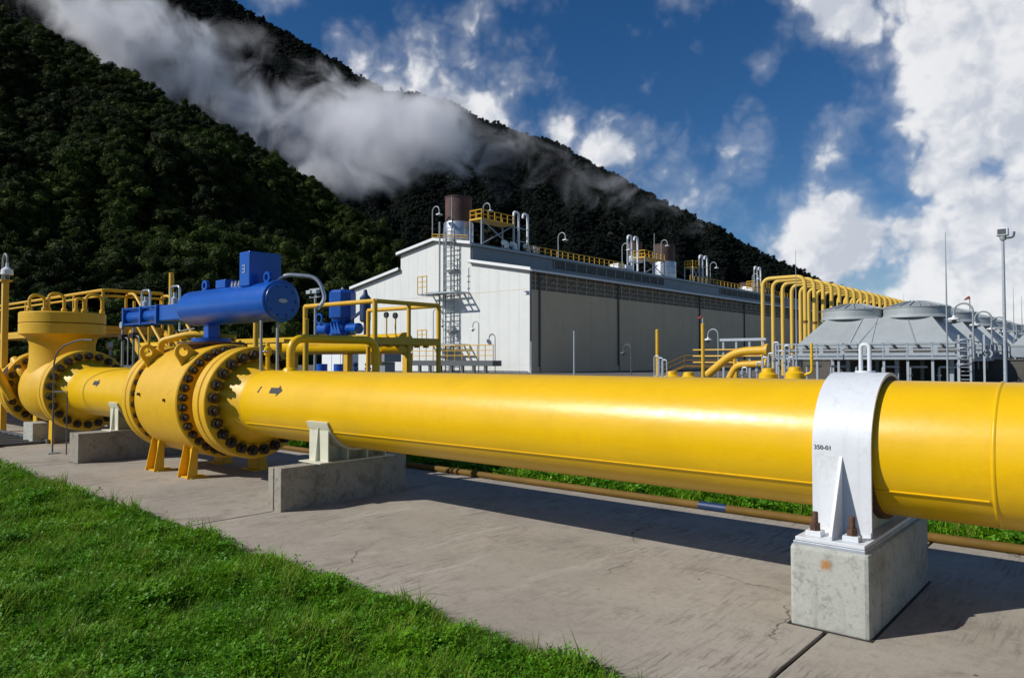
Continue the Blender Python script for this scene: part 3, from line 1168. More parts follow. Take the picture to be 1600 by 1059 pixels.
part('terminal_box', MB().box((-11.0, YC - .1, ZA + .27), (-10.7, YC + .1, ZA + .40)), 'blue', t4, 0, .01)
cab = part('control_cabinet', MB().box((-10.12, 5.6, ZA + .24), (-9.84, 6.12, 3.33)), 'blue', t4, 0, .012)
for zz in (.0, .05, .1):
    part('emblem_bar', MB().box((-10.03, 5.594, 3.02 + zz), (-9.95, 5.599, 3.035 + zz)), 'steel', cab, 0)
part('emblem_bar', MB().box((-9.965, 5.592, 3.02), (-9.95, 5.5935, 3.135)), 'steel', cab, 0)
for x in (-13.9, -12.75):
    q = fillet([(x, YC, ZA + .07), (x, YC, ZA + .42), (x + .34, YC, ZA + .42), (x + .34, YC, ZA + .07)], .08)
    part('tube_guard', MB().tube(q, .02, 8), 'chrome', t4)
    part('regulator', MB().lathe((x + .17, YC, ZA + .09), (0, 0, 1), [(0, .06), (.12, .06), (.15, .03), (.22, .03)], 14), 'steel', t4)
part('conduit', MB().tube(fillet([(-9.75, YC + .12, ZA + .27), (-9.6, YC + .25, ZA + .42), (-9.2, YC + .55, ZA + .38), (-9.1, YC + .6, ZA + .05), (-9.15, YC + .5, ZA - .1)], .2, 8), .03, 10), 'chrome', t4)
for x, yy in ((-9.55, .1), (-9.42, .02), (-9.62, -.12)):
    part('strut', MB().tube([(x, YC + yy, ZA - .27), (x, YC + yy, ZC + RP * .97)], .022, 8), 'greysteel', t4)
part('gauge_pipe', MB().tube(fillet([(-12.3, YC - .05, ZA - .2), (-12.3, YC - .05, ZA - .36), (-11.62, YC - .12, ZA - .33)], .06), .014, 8), 'chrome', t4)
for x in (-10.55, -10.45, -10.35):
    part('fitting', MB().lathe((x, YC - .06, ZA + .275), (0, 0, 1), [(0, .025), (.04, .025), (.05, .015), (.08, .015)], 10), 'steel', t4)

# ---- spool between the valves, far-left pipe
t5 = thing('pipe_spool', 'short yellow pipe between the two valves with a flow arrow', 'pipe', (-14.6, YC, 0))
part('pipe_wall', MB().lathe((0, YC, ZC), AX, [(x, RP) for x in np.linspace(-16.2, -12.95, 6)], 80), 'yellow', t5)
arrow(-14.75, 66, t5)
part('girth_weld', MB().lathe((0, YC, ZC), AX, [(-13.3 + .03 * k / 4, RP - .002 + .008 * math.sin(math.pi * k / 4)) for k in range(5)], 80), 'yellow', t5)
t6 = thing('pipe_section', 'yellow pipe leaving the far left valve at the photo edge', 'pipe', (-24, YC, 0))
part('pipe_wall', MB().lathe((0, YC, ZC), AX, [(-34, RP), (-19.5, RP)], 64), 'yellow', t6)

# ---- top entry valve at the far left
t7 = thing('top_entry_valve', 'yellow valve with a tall round bonnet and loops on top, far left', 'valve', (-17.85, YC, 0))
VX = -17.85
h1 = flange(t7, -16.56, -16.4, RF)
h2 = flange(t7, -16.75, -16.585, RF)
part('flange_hub', MB().lathe((0, YC, ZC), AX, [(-16.41, .62), (-16.36, .60), (-16.15, .485), (-16.08, RP + .001)], 64), 'yellow_valve', t7, 50)
nut_ring(h1, -16.40, .695, 22, NUT)
part('body', MB().lathe((0, YC, ZC), AX, [(-18.95, .56), (-18.6, .60), (-18.3, .70), (-17.85, .74), (-17.4, .70), (-17.1, .60), (-16.75, .56)], 64), 'yellow_valve', t7, 60)
h3 = flange(t7, -19.12, -18.96, RF)
h4 = flange(t7, -19.31, -19.145, RF)
nut_ring(h3, -18.96, .695, 22, NUT)
part('flange_hub', MB().lathe((0, YC, ZC), AX, [(-19.6, RP + .001), (-19.5, .49), (-19.32, .62)], 64), 'yellow_valve', t7, 50)
part('bonnet_neck', MB().lathe((VX, YC, ZC), (0, 0, 1), [(.3, .66), (.62, .62), (.95, .62), (1.08, .66), (1.16, .78)], 64), 'yellow_valve', t7, 60)
bf1 = part('bonnet_flange', MB().lathe((VX, YC, 0), (0, 0, 1), ring_prof(2.285, 2.52, .82, .2), 72, closed=True), 'yellow_valve', t7, 30)
bf2 = part('bonnet_cover', MB().lathe((VX, YC, 0), (0, 0, 1), [(2.535, .3), (2.535, .82), (2.74, .82), (2.76, .80), (2.78, .3)], 72), 'yellow_valve', t7, 30)
for dy, w_, h_ in ((-.58, .28, .36), (-.22, .30, .42), (.24, .16, .34), (.52, .34, .44)):
    xl = VX + .25
    q = fillet([(xl, YC + dy - w_ / 2, 2.74), (xl, YC + dy - w_ / 2, 2.74 + h_), (xl, YC + dy + w_ / 2, 2.74 + h_), (xl, YC + dy + w_ / 2, 2.74)], w_ * .48, 8)
    part('grab_loop', MB().tube(q, .032, 10), 'yellow_valve', t7)
    for e in (-1, 1):
        part('loop_socket', MB().lathe((xl, YC + dy + e * w_ / 2, 2.755), (0, 0, 1), [(0, .055), (.08, .055), (.1, .04)], 12), 'yellow_valve', t7)
for dx, dy in ((-1.0, -.1), (-.95, .35)):
    part('blow_off_pipe', MB().tube(fillet([(VX + dx, YC - .55 + dy, .9), (VX + dx, YC - .85 + dy, 1.5), (VX + dx - .5, YC - .85 + dy, 1.75)], .2), .09, 14), 'yellow_valve', t7)
for x in (-18.4, -17.4):
    for sy in (-1, 1):
        part('foot', MB().prism([(x - .13, YC + sy * .35, .0), (x + .13, YC + sy * .35, 0), (x + .1, YC + sy * .35, .6), (x - .1, YC + sy * .35, .6)], (0, .03, 0)), 'yellow_valve', t7, 0)

# thin steel tube hoop standing in front of the left valve
t8 = thing('tube_frame', 'thin bent steel tube frame standing before the left valve', 'tube frame', tuple(at(84, 712, 4.9)))
b0 = at(82, 700, 4.9)
q = [V((b0.x, 4.9, 0.02)), V((b0.x, 4.9, 1.78)), V((b0.x + .25, 4.95, 2.0)), V((b0.x + .8, 5.05, 2.12)), V((b0.x + 1.3, 5.1, 2.1))]
part('hoop', MB().tube(fillet(q, .3, 6), .015, 10), 'darksteel', t8)
part('stay', MB().tube([(b0.x, 4.9, 1.15), (b0.x + .55, 4.95, 1.17), (b0.x + .56, 4.95, .02)], .012, 8), 'darksteel', t8)
part('base_plate', MB().box((b0.x - .1, 4.8, .004), (b0.x + .1, 5.0, .02)), 'greysteel', t8, 0)
t8 = thing('floor_grating', 'dark steel grating lying flat below the left valve', 'grating', (-19, 4.9, 0))
for k in range(9):
    part('bar', MB().box((-21 + k * .42, 4.5, .01), (-20.88 + k * .42, 5.4, .06)), 'darksteel', t8, 0)
for y in (4.47, 5.38):
    part('edge_bar', MB().box((-21.1, y, .012), (-17.4, y + .05, .09)), 'darksteel', t8, 0)

# ---- low kerb pipe behind the big pipe
t9 = thing('kerb_pipe', 'thin ochre pipe lying along the back edge of the pavement', 'pipe', (-8, 8.05, 0))
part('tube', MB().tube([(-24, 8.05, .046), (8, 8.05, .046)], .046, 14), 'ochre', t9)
part('blue_band', MB().tube([(-4.02, 8.05, .046), (-3.68, 8.05, .046)], .0485, 14), 'cobalt', t9, label='dark blue band on the thin pipe')
t9 = thing('drain_pipe', 'yellow drain pipe low behind the narrow split block', 'pipe', (-12, 9.4, 0))
part('tube', MB().tube([(-20, 9.4, .3), (-7.4, 9.4, .3)], .10, 14), 'yellow_steel', t9)
for x in (-17, -14, -11, -8):
    part('stand', MB().box((x - .06, 9.33, -.02), (x + .06, 9.47, .22)), 'darksteel', t9, 0)


# ================================================================== STEELWORK BEHIND THE PIPE
def railing(parent, pts, zf, h, r=.025, sp=1.2, mid=(0.5,), m='yellow_steel', kick=True, n=8):
    for i in range(len(pts) - 1):
        a, c = V(pts[i]), V(pts[i + 1])
        L = (c - a).length
        k = max(1, int(round(L / sp)))
        for j in range(k + (1 if i == len(pts) - 2 else 0)):
            p_ = a.lerp(c, j / k)
            part('post', MB().tube([(p_.x, p_.y, p_.z + zf), (p_.x, p_.y, p_.z + zf + h)], r, n), m, parent)
        part('top_rail', MB().tube([(a.x, a.y, a.z + zf + h), (c.x, c.y, c.z + zf + h)], r * 1.1, n), m, parent)
        for f in mid:
            part('mid_rail', MB().tube([(a.x, a.y, a.z + zf + h * f), (c.x, c.y, c.z + zf + h * f)], r * .8, n), m, parent)
        if kick:
            part('kick_plate', MB().beam((a.x, a.y, a.z + zf + .06), (c.x, c.y, c.z + zf + .06), .008, .11), m, parent, 0)


A0, B0, C0 = at(477, 475, 11), at(586, 470, 11), V((0, 0, 0))
B0.z = A0.z = 3.13
C0 = V((B0.x, 13.05, 3.13))
tp = thing('work_platform', 'yellow steel platform with guard rails behind the blue actuator', 'platform', (B0.x, 11, 0))
for p_ in (A0, B0, C0, V((A0.x, 13.05, 3.13))):
    part('column', MB().tube([(p_.x, p_.y, -.05), (p_.x, p_.y, 3.13)], .06, 12), 'yellow_steel', tp)
mp = V((B0.x, 12.05, 3.13))
part('column', MB().tube([(mp.x, mp.y, -.05), (mp.x, mp.y, 3.13)], .05, 12), 'yellow_steel', tp)
for a, c in ((A0, B0), (B0, C0), (C0, V((A0.x, 13.05, 3.13)))):
    part('top_rail', MB().tube([a, c], .055, 12), 'yellow_steel', tp)
for a, c in ((V((A0.x - .02, 11, 2.2)), V((B0.x, 11, 2.2))), (V((B0.x, 11, 2.2)), V((B0.x, 13.05, 2.2))), (V((A0.x, 13.05, 2.2)), V((B0.x, 13.05, 2.2)))):
    part('edge_beam', MB().beam(a, c, .09, .17), 'yellow_steel', tp, 0)
part('deck', MB().box((A0.x, 11.06, 2.24), (B0.x - .06, 13.0, 2.27)), 'darksteel', tp, 0)
for k in range(6):
    part('deck_bracket', MB().box((B0.x - .2, 11.2 + k * .3, 2.05), (B0.x - .05, 11.26 + k * .3, 2.11)), 'yellow_steel', tp, 0)

# bypass riser from the big pipe
xr = at(460, 575, 5.85).x
tb = thing('bypass_pipe', 'small yellow riser bending off the top of the big pipe', 'pipe', (xr, YC, ZC + RP))
part('riser', MB().tube(fillet([(xr, YC, ZC + RP - .05), (xr, YC, 2.05), (xr, YC + 1.5, 2.05), (xr, YC + 1.5, -.05)], .22, 8), .06, 16), 'yellow', tb)
part('weld_collar', MB().lathe((xr, YC, ZC + RP - .01), (0, 0, 1), [(0, .11), (.03, .10), (.05, .078)], 20), 'yellow', tb)
xv = at(424, 575, 5.85).x
tv = thing('vent_valve', 'small yellow vent with a needle valve on the pipe beside the flange', 'vent', (xv, YC, ZC + RP))
part('nipple', MB().tube([(xv, YC, ZC + RP - .03), (xv, YC, 2.0)], .03, 10), 'yellow', tv)
part('valve_body', MB().lathe((xv, YC, 1.8), (0, 0, 1), [(0, .03), (.02, .055), (.12, .055), (.14, .03)], 12), 'yellow', tv)
part('handle', MB().tube([(xv - .09, YC - .06, 1.87), (xv + .09, YC - .06, 1.87)], .012, 8), 'steel', tv)

# second pipeline with its own blue actuator
HX = at(630, 535, 14.2).x
t2p = thing('header_pipe', 'yellow header pipe running behind the work platform', 'pipe', (-18, 14.2, 0))
part('pipe_wall', MB().lathe((0, 14.2, 2.22), AX, [(-34, .30), (HX, .30)], 48), 'yellow', t2p)
part('end_flange', MB().lathe((0, 14.2, 2.22), AX, [(HX, .2), (HX, .325), (HX + .1, .325), (HX + .1, .2)], 48), 'yellow_valve', t2p)
for x in (-16.2, -19, -22, -25):
    part('leg', MB().box((x - .1, 14.1, -.05), (x + .1, 14.3, 1.95)), 'yellow_steel', t2p, 0)
for x in (-17.6, -17.2):
    part('hanger', MB().box((x - .09, 13.9, 1.6), (x + .09, 14.0, 2.0)), 'yellow', t2p, 0)
AXX = at(535, 500, 14.2).x
ta = thing('motor_actuator', 'upright blue actuator with a hexagonal hood behind the platform rail', 'actuator', (AXX, 14.2, 2.5))
part('yoke', MB().lathe((AXX, 14.2, 2.5), (0, 0, 1), [(0, .42), (.08, .42), (.1, .26), (.35, .24), (.5, .34), (.58, .34)], 24), 'blue', ta)
part('hood', MB().lathe((AXX, 14.2, 3.08), (0, 0, 1), [(0, .42), (.78, .42), (.86, .36)], 8), 'blue', ta, 0)
part('gear_case', MB().lathe((AXX - .75, 13.9, 2.72), (1, 0, 0), [(0, .12), (.05, .2), (.5, .2), (.55, .14)], 20), 'blue', ta)
part('motor', MB().lathe((AXX + .35, 14.2, 2.72), (1, 0, 0), [(0, .12), (.0, .17), (.5, .17), (.55, .1)], 20), 'blue', ta)
part('handwheel', MB().lathe((AXX - .5, 13.66, 3.05), (0, 1, 0), [(0, .17), (.05, .17), (.05, .13), (0, .13)], 20, closed=True), 'blue', ta)
for k, dx in enumerate((.0, .16, .32)):
    part('rib', MB().prism([(AXX + dx, 13.75, 2.55), (AXX + dx + .2, 13.75, 2.55), (AXX + dx, 13.75, 2.95)], (0, .06, 0)), 'blue', ta, 0)
part('eye', MB().lathe((AXX, 14.2, 3.94), (0, 0, 1), [(0, .05), (.06, .05), (.1, .02)], 10), 'steel', ta)
tc_ = thing('gas_cylinder', 'slim dark blue cylinder strapped beside the upright blue actuator', 'cylinder', (AXX + 1.15, 14.2, 2.5))
part('cylinder', MB().lathe((AXX + 1.15, 14.2, 2.9), (0, 0, 1), [(0, .1), (.05, .17), (.75, .17), (.85, .08), (1.0, .05)], 18), 'cobalt', tc_)
part('bracket', MB().beam((AXX + .3, 14.2, 2.95), (AXX + 1.1, 14.2, 3.3), .06, .08), 'cobalt', tc_, 0)
part('stand', MB().tube([(AXX + 1.15, 14.2, 2.5), (AXX + 1.15, 14.2, 2.95)], .05, 8), 'cobalt', tc_)
for i, (px, top, lb) in enumerate(((604, 492, 'black pressure gauge on a stem nearest the slim blue cylinder'), (618, 493, 'black pressure gauge on a stem at the right of the platform'))):
    g = at(px, top, 13.6)
    tg = thing('pressure_gauge', lb, 'gauge', (g.x, g.y, 2.3), 'gauges on the platform')
    part('stem', MB().tube([(g.x, g.y, 2.28), (g.x, g.y, g.z - .06)], .022, 8), 'yellow_steel', tg)
    part('dial', MB().lathe((g.x, g.y - .04, g.z), (0, 1, 0), [(0, .085), (.06, .085)], 18), 'black', tg)
    part('foot', MB().lathe((g.x, g.y, 2.28), (0, 0, 1), [(0, .1), (.1, .1), (.16, .04)], 12), 'yellow_steel', tg)
g = at(493, 450, 16)
tl = thing('floodlight_mast', 'grey post with twin floodlights behind the big blue actuator', 'light mast', (g.x, 16, 0))
part('pole', MB().tube([(g.x, 16, -.05), (g.x, 16, g.z - .1)], .05, 10), 'greysteel', tl)
for dz in (0, -.28):
    part('crossarm', MB().box((g.x - .32, 15.95, g.z - .08 + dz), (g.x + .32, 16.03, g.z - .02 + dz)), 'greysteel', tl, 0)
for dx in (-.2, .2):
    part('floodlight', MB().box((g.x + dx - .13, 15.8, g.z - .22), (g.x + dx + .13, 15.95, g.z - .09)), 'steel', tl, 0, .01)
# yellow posts behind the actuator
for px, py, Y, lb in ((268, 428, 8.6, 'yellow post rising behind the blue spring tube'), (400, 500, 8.8, 'short yellow post under the blue cylinder'), (478, 500, 9.2, 'short yellow post left of the work platform')):
    g = at(px, py, Y)
    tq = thing('yellow_post', lb, 'post', (g.x, Y, 0), 'yellow posts behind the valve')
    part('shaft', MB().tube([(g.x, Y, -.05), (g.x, Y, g.z)], .06, 12), 'yellow_steel', tq)
    part('cap', MB().lathe((g.x, Y, g.z), (0, 0, 1), [(0, .065), (.02, .065), (.03, .03)], 12), 'yellow_steel', tq)
# walkway beam behind the valve
a, c = at(262, 534, 10.2), at(455, 525, 10.2)
tw = thing('catwalk', 'narrow yellow catwalk running behind the big valve', 'walkway', ((a.x + c.x) / 2, 10.2, 0))
part('deck', MB().box((a.x, 10.0, 2.18), (c.x, 10.8, 2.26)), 'yellow_steel', tw, 0)
for k in range(4):
    x = a.x + (c.x - a.x) * (k + .5) / 4
    part('leg', MB().tube([(x, 10.4, -.05), (x, 10.4, 2.2)], .06, 10), 'yellow_steel', tw)

# left platform with rails and stair
P0, P1 = at(-20, 520, 7.4), at(160, 520, 7.4)
tp2 = thing('left_platform', 'yellow railed platform behind the far left valve', 'platform', (P1.x, 7.4, 0))
part('deck', MB().box((P0.x, 7.4, 2.42), (P1.x, 8.9, 2.5)), 'yellow_steel', tp2, 0)
railing(tp2, [(P0.x, 7.4, 0), (P1.x, 7.4, 0), (P1.x, 8.9, 0)], 2.5, 1.02, .035, 1.9, (.86,), kick=True)
for x in (P0.x + .5, (P0.x + P1.x) / 2, P1.x):
    part('column', MB().box((x - .07, 8.8, -.05), (x + .07, 8.94, 2.45)), 'yellow_steel', tp2, 0)
Q0 = at(180, 478, 8.2)
ts = thing('access_stair', 'yellow stair with sloping handrails beside the left platform', 'stair', (Q0.x, 8.2, 0))
x0 = P1.x + .15
for y in (8.0, 8.9):
    part('stringer', MB().beam((x0, y, 2.45), (x0 + 3.2, y, .0), .05, .22), 'yellow_steel', ts, 0)
    part('handrail', MB().tube(fillet([(x0 - .25, y, 2.95), (x0 - .25, y, 3.45), (x0 + .25, y, 3.45), (x0 + 3.3, y, 1.0), (x0 + 3.3, y, .6)], .18), .035, 10), 'yellow_steel', ts)
    part('mid_rail', MB().tube([(x0, y, 2.95), (x0 + 3.2, y, .5)], .028, 8), 'yellow_steel', ts)
    for f in (.08, .36, .64, .95):
        z = 2.45 * (1 - f)
        part('post', MB().tube([(x0 + 3.2 * f, y, z), (x0 + 3.2 * f, y, z + 1.0)], .035, 10), 'yellow_steel', ts)
for k in range(10):
    f = (k + .5) / 10
    part('tread', MB().box((x0 + 3.2 * f - .13, 8.03, 2.45 * (1 - f) - .02), (x0 + 3.2 * f + .13, 8.87, 2.45 * (1 - f) + .02)), 'darksteel', ts, 0)
for px, py, Y, lb in ((192, 508, 7.2, 'grey instrument stand with a round gauge beside the stair'), (209, 505, 7.3, 'bare grey instrument stand behind the spool pipe'), (172, 540, 6.6, 'low dark instrument cluster on the spool pipe')):
    g = at(px, py, Y)
    ti = thing('instrument_stand', lb, 'instrument', (g.x, Y, 0), 'instruments behind the spool pipe')
    part('stem', MB().tube([(g.x, Y, 0), (g.x, Y, g.z)], .03, 10), 'greysteel', ti)
    part('dial', MB().lathe((g.x, Y - .05, g.z), (0, 1, 0), [(0, .08), (.08, .08)], 16), 'steel', ti)
    part('manifold', MB().box((g.x - .1, Y - .07, g.z - .35), (g.x + .12, Y + .07, g.z - .22)), 'bolt', ti, 0, .01)
    part('tubing', MB().tube(fillet([(g.x, Y, g.z - .3), (g.x + .3, Y, g.z - .3), (g.x + .3, Y, .9)], .1), .015, 8), 'chrome', ti)
# square yellow column at the photo edge
g = at(9, 440, 5.6)
tq = thing('yellow_column', 'square yellow column at the left edge of the photo', 'column', (g.x, 5.6, 0))
part('shaft', MB().box((g.x - .07, 5.53, 0), (g.x + .06, 5.66, g.z)), 'yellow_steel', tq, 0, .01)
part('cap_plate', MB().box((g.x - .13, 5.47, g.z), (g.x + .13, 5.72, g.z + .04)), 'yellow_steel', tq, 0)


# ---- gooseneck lamps
def gooseneck(label, base, h, reach, r=.04, dark=False, group='gooseneck lamps of the plant', sx=1):
    t = thing('gooseneck_lamp', label, 'lamp', tuple(base), group)
    x, y, z = base
    d = V((reach * sx, 0, 0))
    hr = reach / 2
    pts = [V((x, y, z)), V((x, y, z + h - hr))]
    for k in range(1, 9):
        a = math.pi * k / 8
        pts.append(V((x + sx * hr * (1 - math.cos(a)), y, z + h - hr + hr * math.sin(a))))
    pts.append(pts[-1] - V((0, 0, hr * .5)))
    part('pole', MB().tube(pts, r, 8), 'darksteel' if dark else 'greysteel', t)
    e = pts[-1]
    part('shade', MB().lathe(e, (0, 0, -1), [(-.02, r * 1.2), (.08, r * 1.6), (.16, r * 5.5), (.28, r * 6.0), (.29, r * 5.6)], 16), 'darksteel' if dark else 'lamp', t)
    part('bulb_guard', MB().lathe(e - V((0, 0, .29)), (0, 0, -1), [(0, r * 2.5), (.18, r * 2.4), (.24, r * 1.2)], 10), 'glass', t)
    return t


g = at(4, 440, 5.9)
gooseneck('grey gooseneck lamp above the yellow column at the left edge', (g.x, 5.9, 0), at(4, 398, 5.9).z, .36, .024)

# ================================================================== COMPRESSOR HALL
GY, GE = 77.4, 222.0
XL, XR = -101.9, -63.4
PROF = [(-101.9, 13.9), (-90.0, 16.1), (-90.0, 18.6), (-82.0, 19.95), (-74.6, 18.7), (-74.6, 16.05), (-63.4, 14.0)]
hall = thing('compressor_hall', 'long pale industrial hall with a stepped roof behind the pipes', 'building', (-82, GY, 0))


def prof_z(x):
    if x <= -90:
        return 13.9 + (x + 101.9) / 11.9 * 2.2
    if x <= -82:
        return 18.6 + (x + 90) / 8 * 1.35
    if x <= -74.6:
        return 19.95 - (x + 82) / 7.4 * 1.25
    return 16.05 - (x + 74.6) / 11.2 * 2.05


core = [(x, GY + .25, z - .06) for x, z in PROF]
core = [(XL + .02, GY + .25, -.05)] + [(min(max(x, XL + .05), XR - .25), y, z) for x, y, z in core] + [(XR - .25, GY + .25, -.05)]
part('core', MB().prism(core, (0, GE - GY - .3, 0)), 'sideclad', hall, 0)
edges = [XL]
for seg_a, seg_b, k in ((XL, -90, 6), (-90, -82, 4), (-82, -74.6, 4), (-74.6, XR, 6)):
    edges += [seg_a + (seg_b - seg_a) * (i + 1) / k for i in range(k)]
for a, c in zip(edges[:-1], edges[1:]):
    e = .012
    part('wall_panel', MB().prism([(a + e, GY, 0), (c - e, GY, 0), (c - e, GY, prof_z(c - e) - .02), (a + e, GY, prof_z(a + e) - .02)], (0, .2, 0)), 'clad', hall, 0)
part('girt_line', MB().box((XL + .2, GY - .012, 11.35), (XR - .2, GY - .003, 11.40)), 'sideclad', hall, 0)


def roof_strip(name, a, c, m, th=.18, over=.5):
    (x0, z0), (x1, z1) = a, c
    return part(name, MB().prism([(x0, GY - over, z0), (x1, GY - over, z1), (x1, GY - over, z1 + th), (x0, GY - over, z0 + th)], (0, GE - GY + over, 0)), m, hall, 0)


roof_strip('roof', (-102.5, 13.8), (-90.0, 16.11), 'roofgrey')
roof_strip('roof', (-90.5, 18.53), (-82.0, 19.96), 'roofgrey')
roof_strip('roof', (-82.0, 19.96), (-74.2, 18.64), 'roofgrey')
roof_strip('roof', (-74.59, 16.06), (-62.9, 13.92), 'roofgrey')
for a, c in (((-102.55, 13.70), (-90.02, 16.02)), ((-90.55, 18.42), (-82.0, 19.86)), ((-82.0, 19.86), (-74.15, 18.55)), ((-74.58, 15.96), (-62.85, 13.82))):
    (x0, z0), (x1, z1) = a, c
    part('fascia', MB().prism([(x0, GY - .58, z0), (x1, GY - .58, z1), (x1, GY - .58, z1 + .42), (x0, GY - .58, z0 + .42)], (0, .07, 0)), 'trim', hall, 0)
    part('soffit_trim', MB().prism([(x0, GY - .54, z0 - .13), (x1, GY - .54, z1 - .13), (x1, GY - .54, z1 - .005), (x0, GY - .54, z0 - .005)], (0, .5, 0)), 'ventdark', hall, 0)
# clerestory wall with its louvers
yy = GY + .2
while yy < GE - 1:
    part('clerestory_panel', MB().box((-74.6, yy + .02, 16.0), (-74.42, min(yy + 9, GE) - .02, 18.62)), 'roofgrey', hall, 0)
    yy += 9
for y0, y1 in ((97, 134), (160, 200)):
    lv = part('louver_bank', MB().box((-74.42, y0, 16.9), (-74.36, y1, 18.2)), 'ventdark', hall, 0)
    k = y0
    while k < y1:
        part('louver_post', MB().box((-74.35, k, 16.85), (-74.28, k + .25, 18.25)), 'roofgrey', lv, 0)
        k += 3.1
# eave gutter
part('gutter', MB().box((-62.95, GY - .5, 13.72), (-62.72, GE, 13.98)), 'trim', hall, 0)
part('gutter', MB().box((-74.2, GY - .45, 18.40), (-74.0, GE, 18.6)), 'steel', hall, 0)
# long side wall: panels, vent band, downpipes
yy = GY + .05
k = 0
while yy < GE - 1:
    y1 = min(yy + 7.3, GE)
    part('wall_panel', MB().box((XR - .24, yy + .015, 0), (XR, y1 - .015, 11.35)), 'sideclad', hall, 0)
    yy = y1
vb = part('vent_band', MB().box((XR - .24, GY + .3, 11.36), (XR - .16, GE, 13.9)), 'ventback', hall, 0)
yy = GY + 1.2
while yy < GE - 1:
    part('vent_post', MB().box((XR - .15, yy, 11.4), (XR - .03, yy + .22, 13.75)), 'ventgrey', vb, 0)
    part('vent_brace', MB().beam((XR - .09, yy + .2, 11.9), (XR - .09, yy + 2.2, 13.2), .08, .3, (1, 0, 0)), 'ventgrey', vb, 0)
    yy += 2.43
for z in (11.8, 12.5, 13.2):
    part('vent_slat', MB().box((XR - .15, GY + .5, z), (XR - .05, GE, z + .13)), 'ventgrey', vb, 0)
part('corner_trim', MB().box((XR - .02, GY - .02, 0), (XR + .05, GY + .35, 13.8)), 'roofgrey', hall, 0)
for y in (GY + 2.0, 99.4, 127.4, 147.6, 176, 200):
    part('downpipe', MB().tube([(XR + .16, y, 0), (XR + .16, y, 13.7)], .14, 10), 'darksteel', hall)
part('plinth_course', MB().box((XR + .01, GY, 0), (XR + .22, GE, .8)), 'sideclad', hall, 0)
yy = GY + 1
cam_p = thing('security_camera', 'white camera box on the corner of the pale hall', 'camera', (XR + .1, GY - .3, 10.9))
part('bracket', MB().tube([(XR - .2, GY, 10.7), (XR + .05, GY - .45, 10.7)], .06, 8), 'trim', cam_p)
part('housing', MB().box((XR - .15, GY - 1.1, 10.5), (XR + .3, GY - .4, 10.95)), 'trim', cam_p, 0, .05)
part('hood', MB().box((XR - .2, GY - 1.25, 10.96), (XR + .35, GY - .35, 11.02)), 'trim', cam_p, 0)

# roof rails
rr1 = thing('roof_railing', 'yellow guard rail along the near half of the hall roof', 'railing', (-74.6, 95, 18.8), 'roof rails')
railing(rr1, [(-74.7, 90.5, 0), (-74.7, 119, 0)], 18.78, 1.25, .07, 1.6, (.5,), 'yellow_steel', False, 6)
rr2 = thing('roof_railing', 'yellow guard rail along the far half of the hall roof', 'railing', (-74.6, 170, 18.8), 'roof rails')
railing(rr2, [(-74.7, 146, 0), (-74.7, 205, 0)], 18.78, 1.25, .07, 1.9, (.5,), 'yellow_steel', False, 6)
rr3 = thing('roof_railing', 'short yellow rail at the gable end around the silver drum', 'railing', (-80, 78.5, 19), 'roof rails')
railing(rr3, [(-83.6, 78.2, .7), (-76.0, 78.2, -.3)], 19.2, 1.25, .05, 1.2, (.35, .7), 'yellow_steel', False, 6)


def stack(label, x, y, z, r, hs_, hb):
    t = thing('exhaust_stack', label, 'stack', (x, y, z), 'exhaust stacks on the hall roof')
    part('drum', MB().lathe((x, y, z), (0, 0, 1), [(0, r), (hs_ - .2, r), (hs_, r * .97), (hs_, .3)], 40), 'silver', t, 40)
    for f in (.35, .7):
        part('band', MB().lathe((x, y, z + hs_ * f), (0, 0, 1), [(0, r + .01), (0, r + .05), (.12, r + .05), (.12, r + .01)], 40, closed=True), 'steel', t)
    part('cowl', MB().lathe((x, y, z + hs_ + .02), (0, 0, 1), [(0, r * .9), (hb, r * .9), (hb, r * .8), (hb - .8, r * .78), (hb - .8, .05)], 40), 'brown', t, 40)
    part('rim', MB().lathe((x, y, z + hs_ + hb), (0, 0, 1), [(-.12, r * .905), (-.12, r * .94), (.03, r * .94), (.03, r * .905)], 40, closed=True), 'brown', t)
    return t


stack('rusty brown stack on a silver drum at the gable end of the roof', -81.8, 82.2, 19.6, 2.35, 3.6, 4.0)
stack('brown stack on a silver drum halfway along the hall roof', -81.8, 147.5, 19.6, 2.6, 4.0, 3.9)
stack('small brown stack behind the service frame on the roof', -81.8, 135.0, 22.3, 1.7, 1.2, 3.0)
stack('silver drum stack at the far end of the roof', -81.8, 193.5, 19.0, 2.4, 2.4, 1.2)


def roof_platform(label, x, y, z, w, d, h, fence=1.3):
    t = thing('roof_platform', label, 'platform', (x, y, z), 'service platforms on the hall roof')
    for dx in (0, w):
        for dy in (0, d):
            part('leg', MB().tube([(x + dx, y + dy, z), (x + dx, y + dy, z + h)], .12, 8), 'steel', t)
    part('deck', MB().box((x - .1, y - .1, z + h), (x + w + .1, y + d + .1, z + h + .22)), 'yellow_steel', t, 0)
    part('brace', MB().tube([(x + w, y, z + .3), (x + w, y + d, z + h)], .09, 6), 'steel', t)
    part('brace', MB().tube([(x + w, y + d, z + .3), (x + w, y, z + h)], .09, 6), 'steel', t)
    railing(t, [(x, y + d, 0), (x, y, 0), (x + w, y, 0), (x + w, y + d, 0)], z + h + .2, fence, .07, 1.5, (.5,), 'yellow_steel', False, 6)
    return t


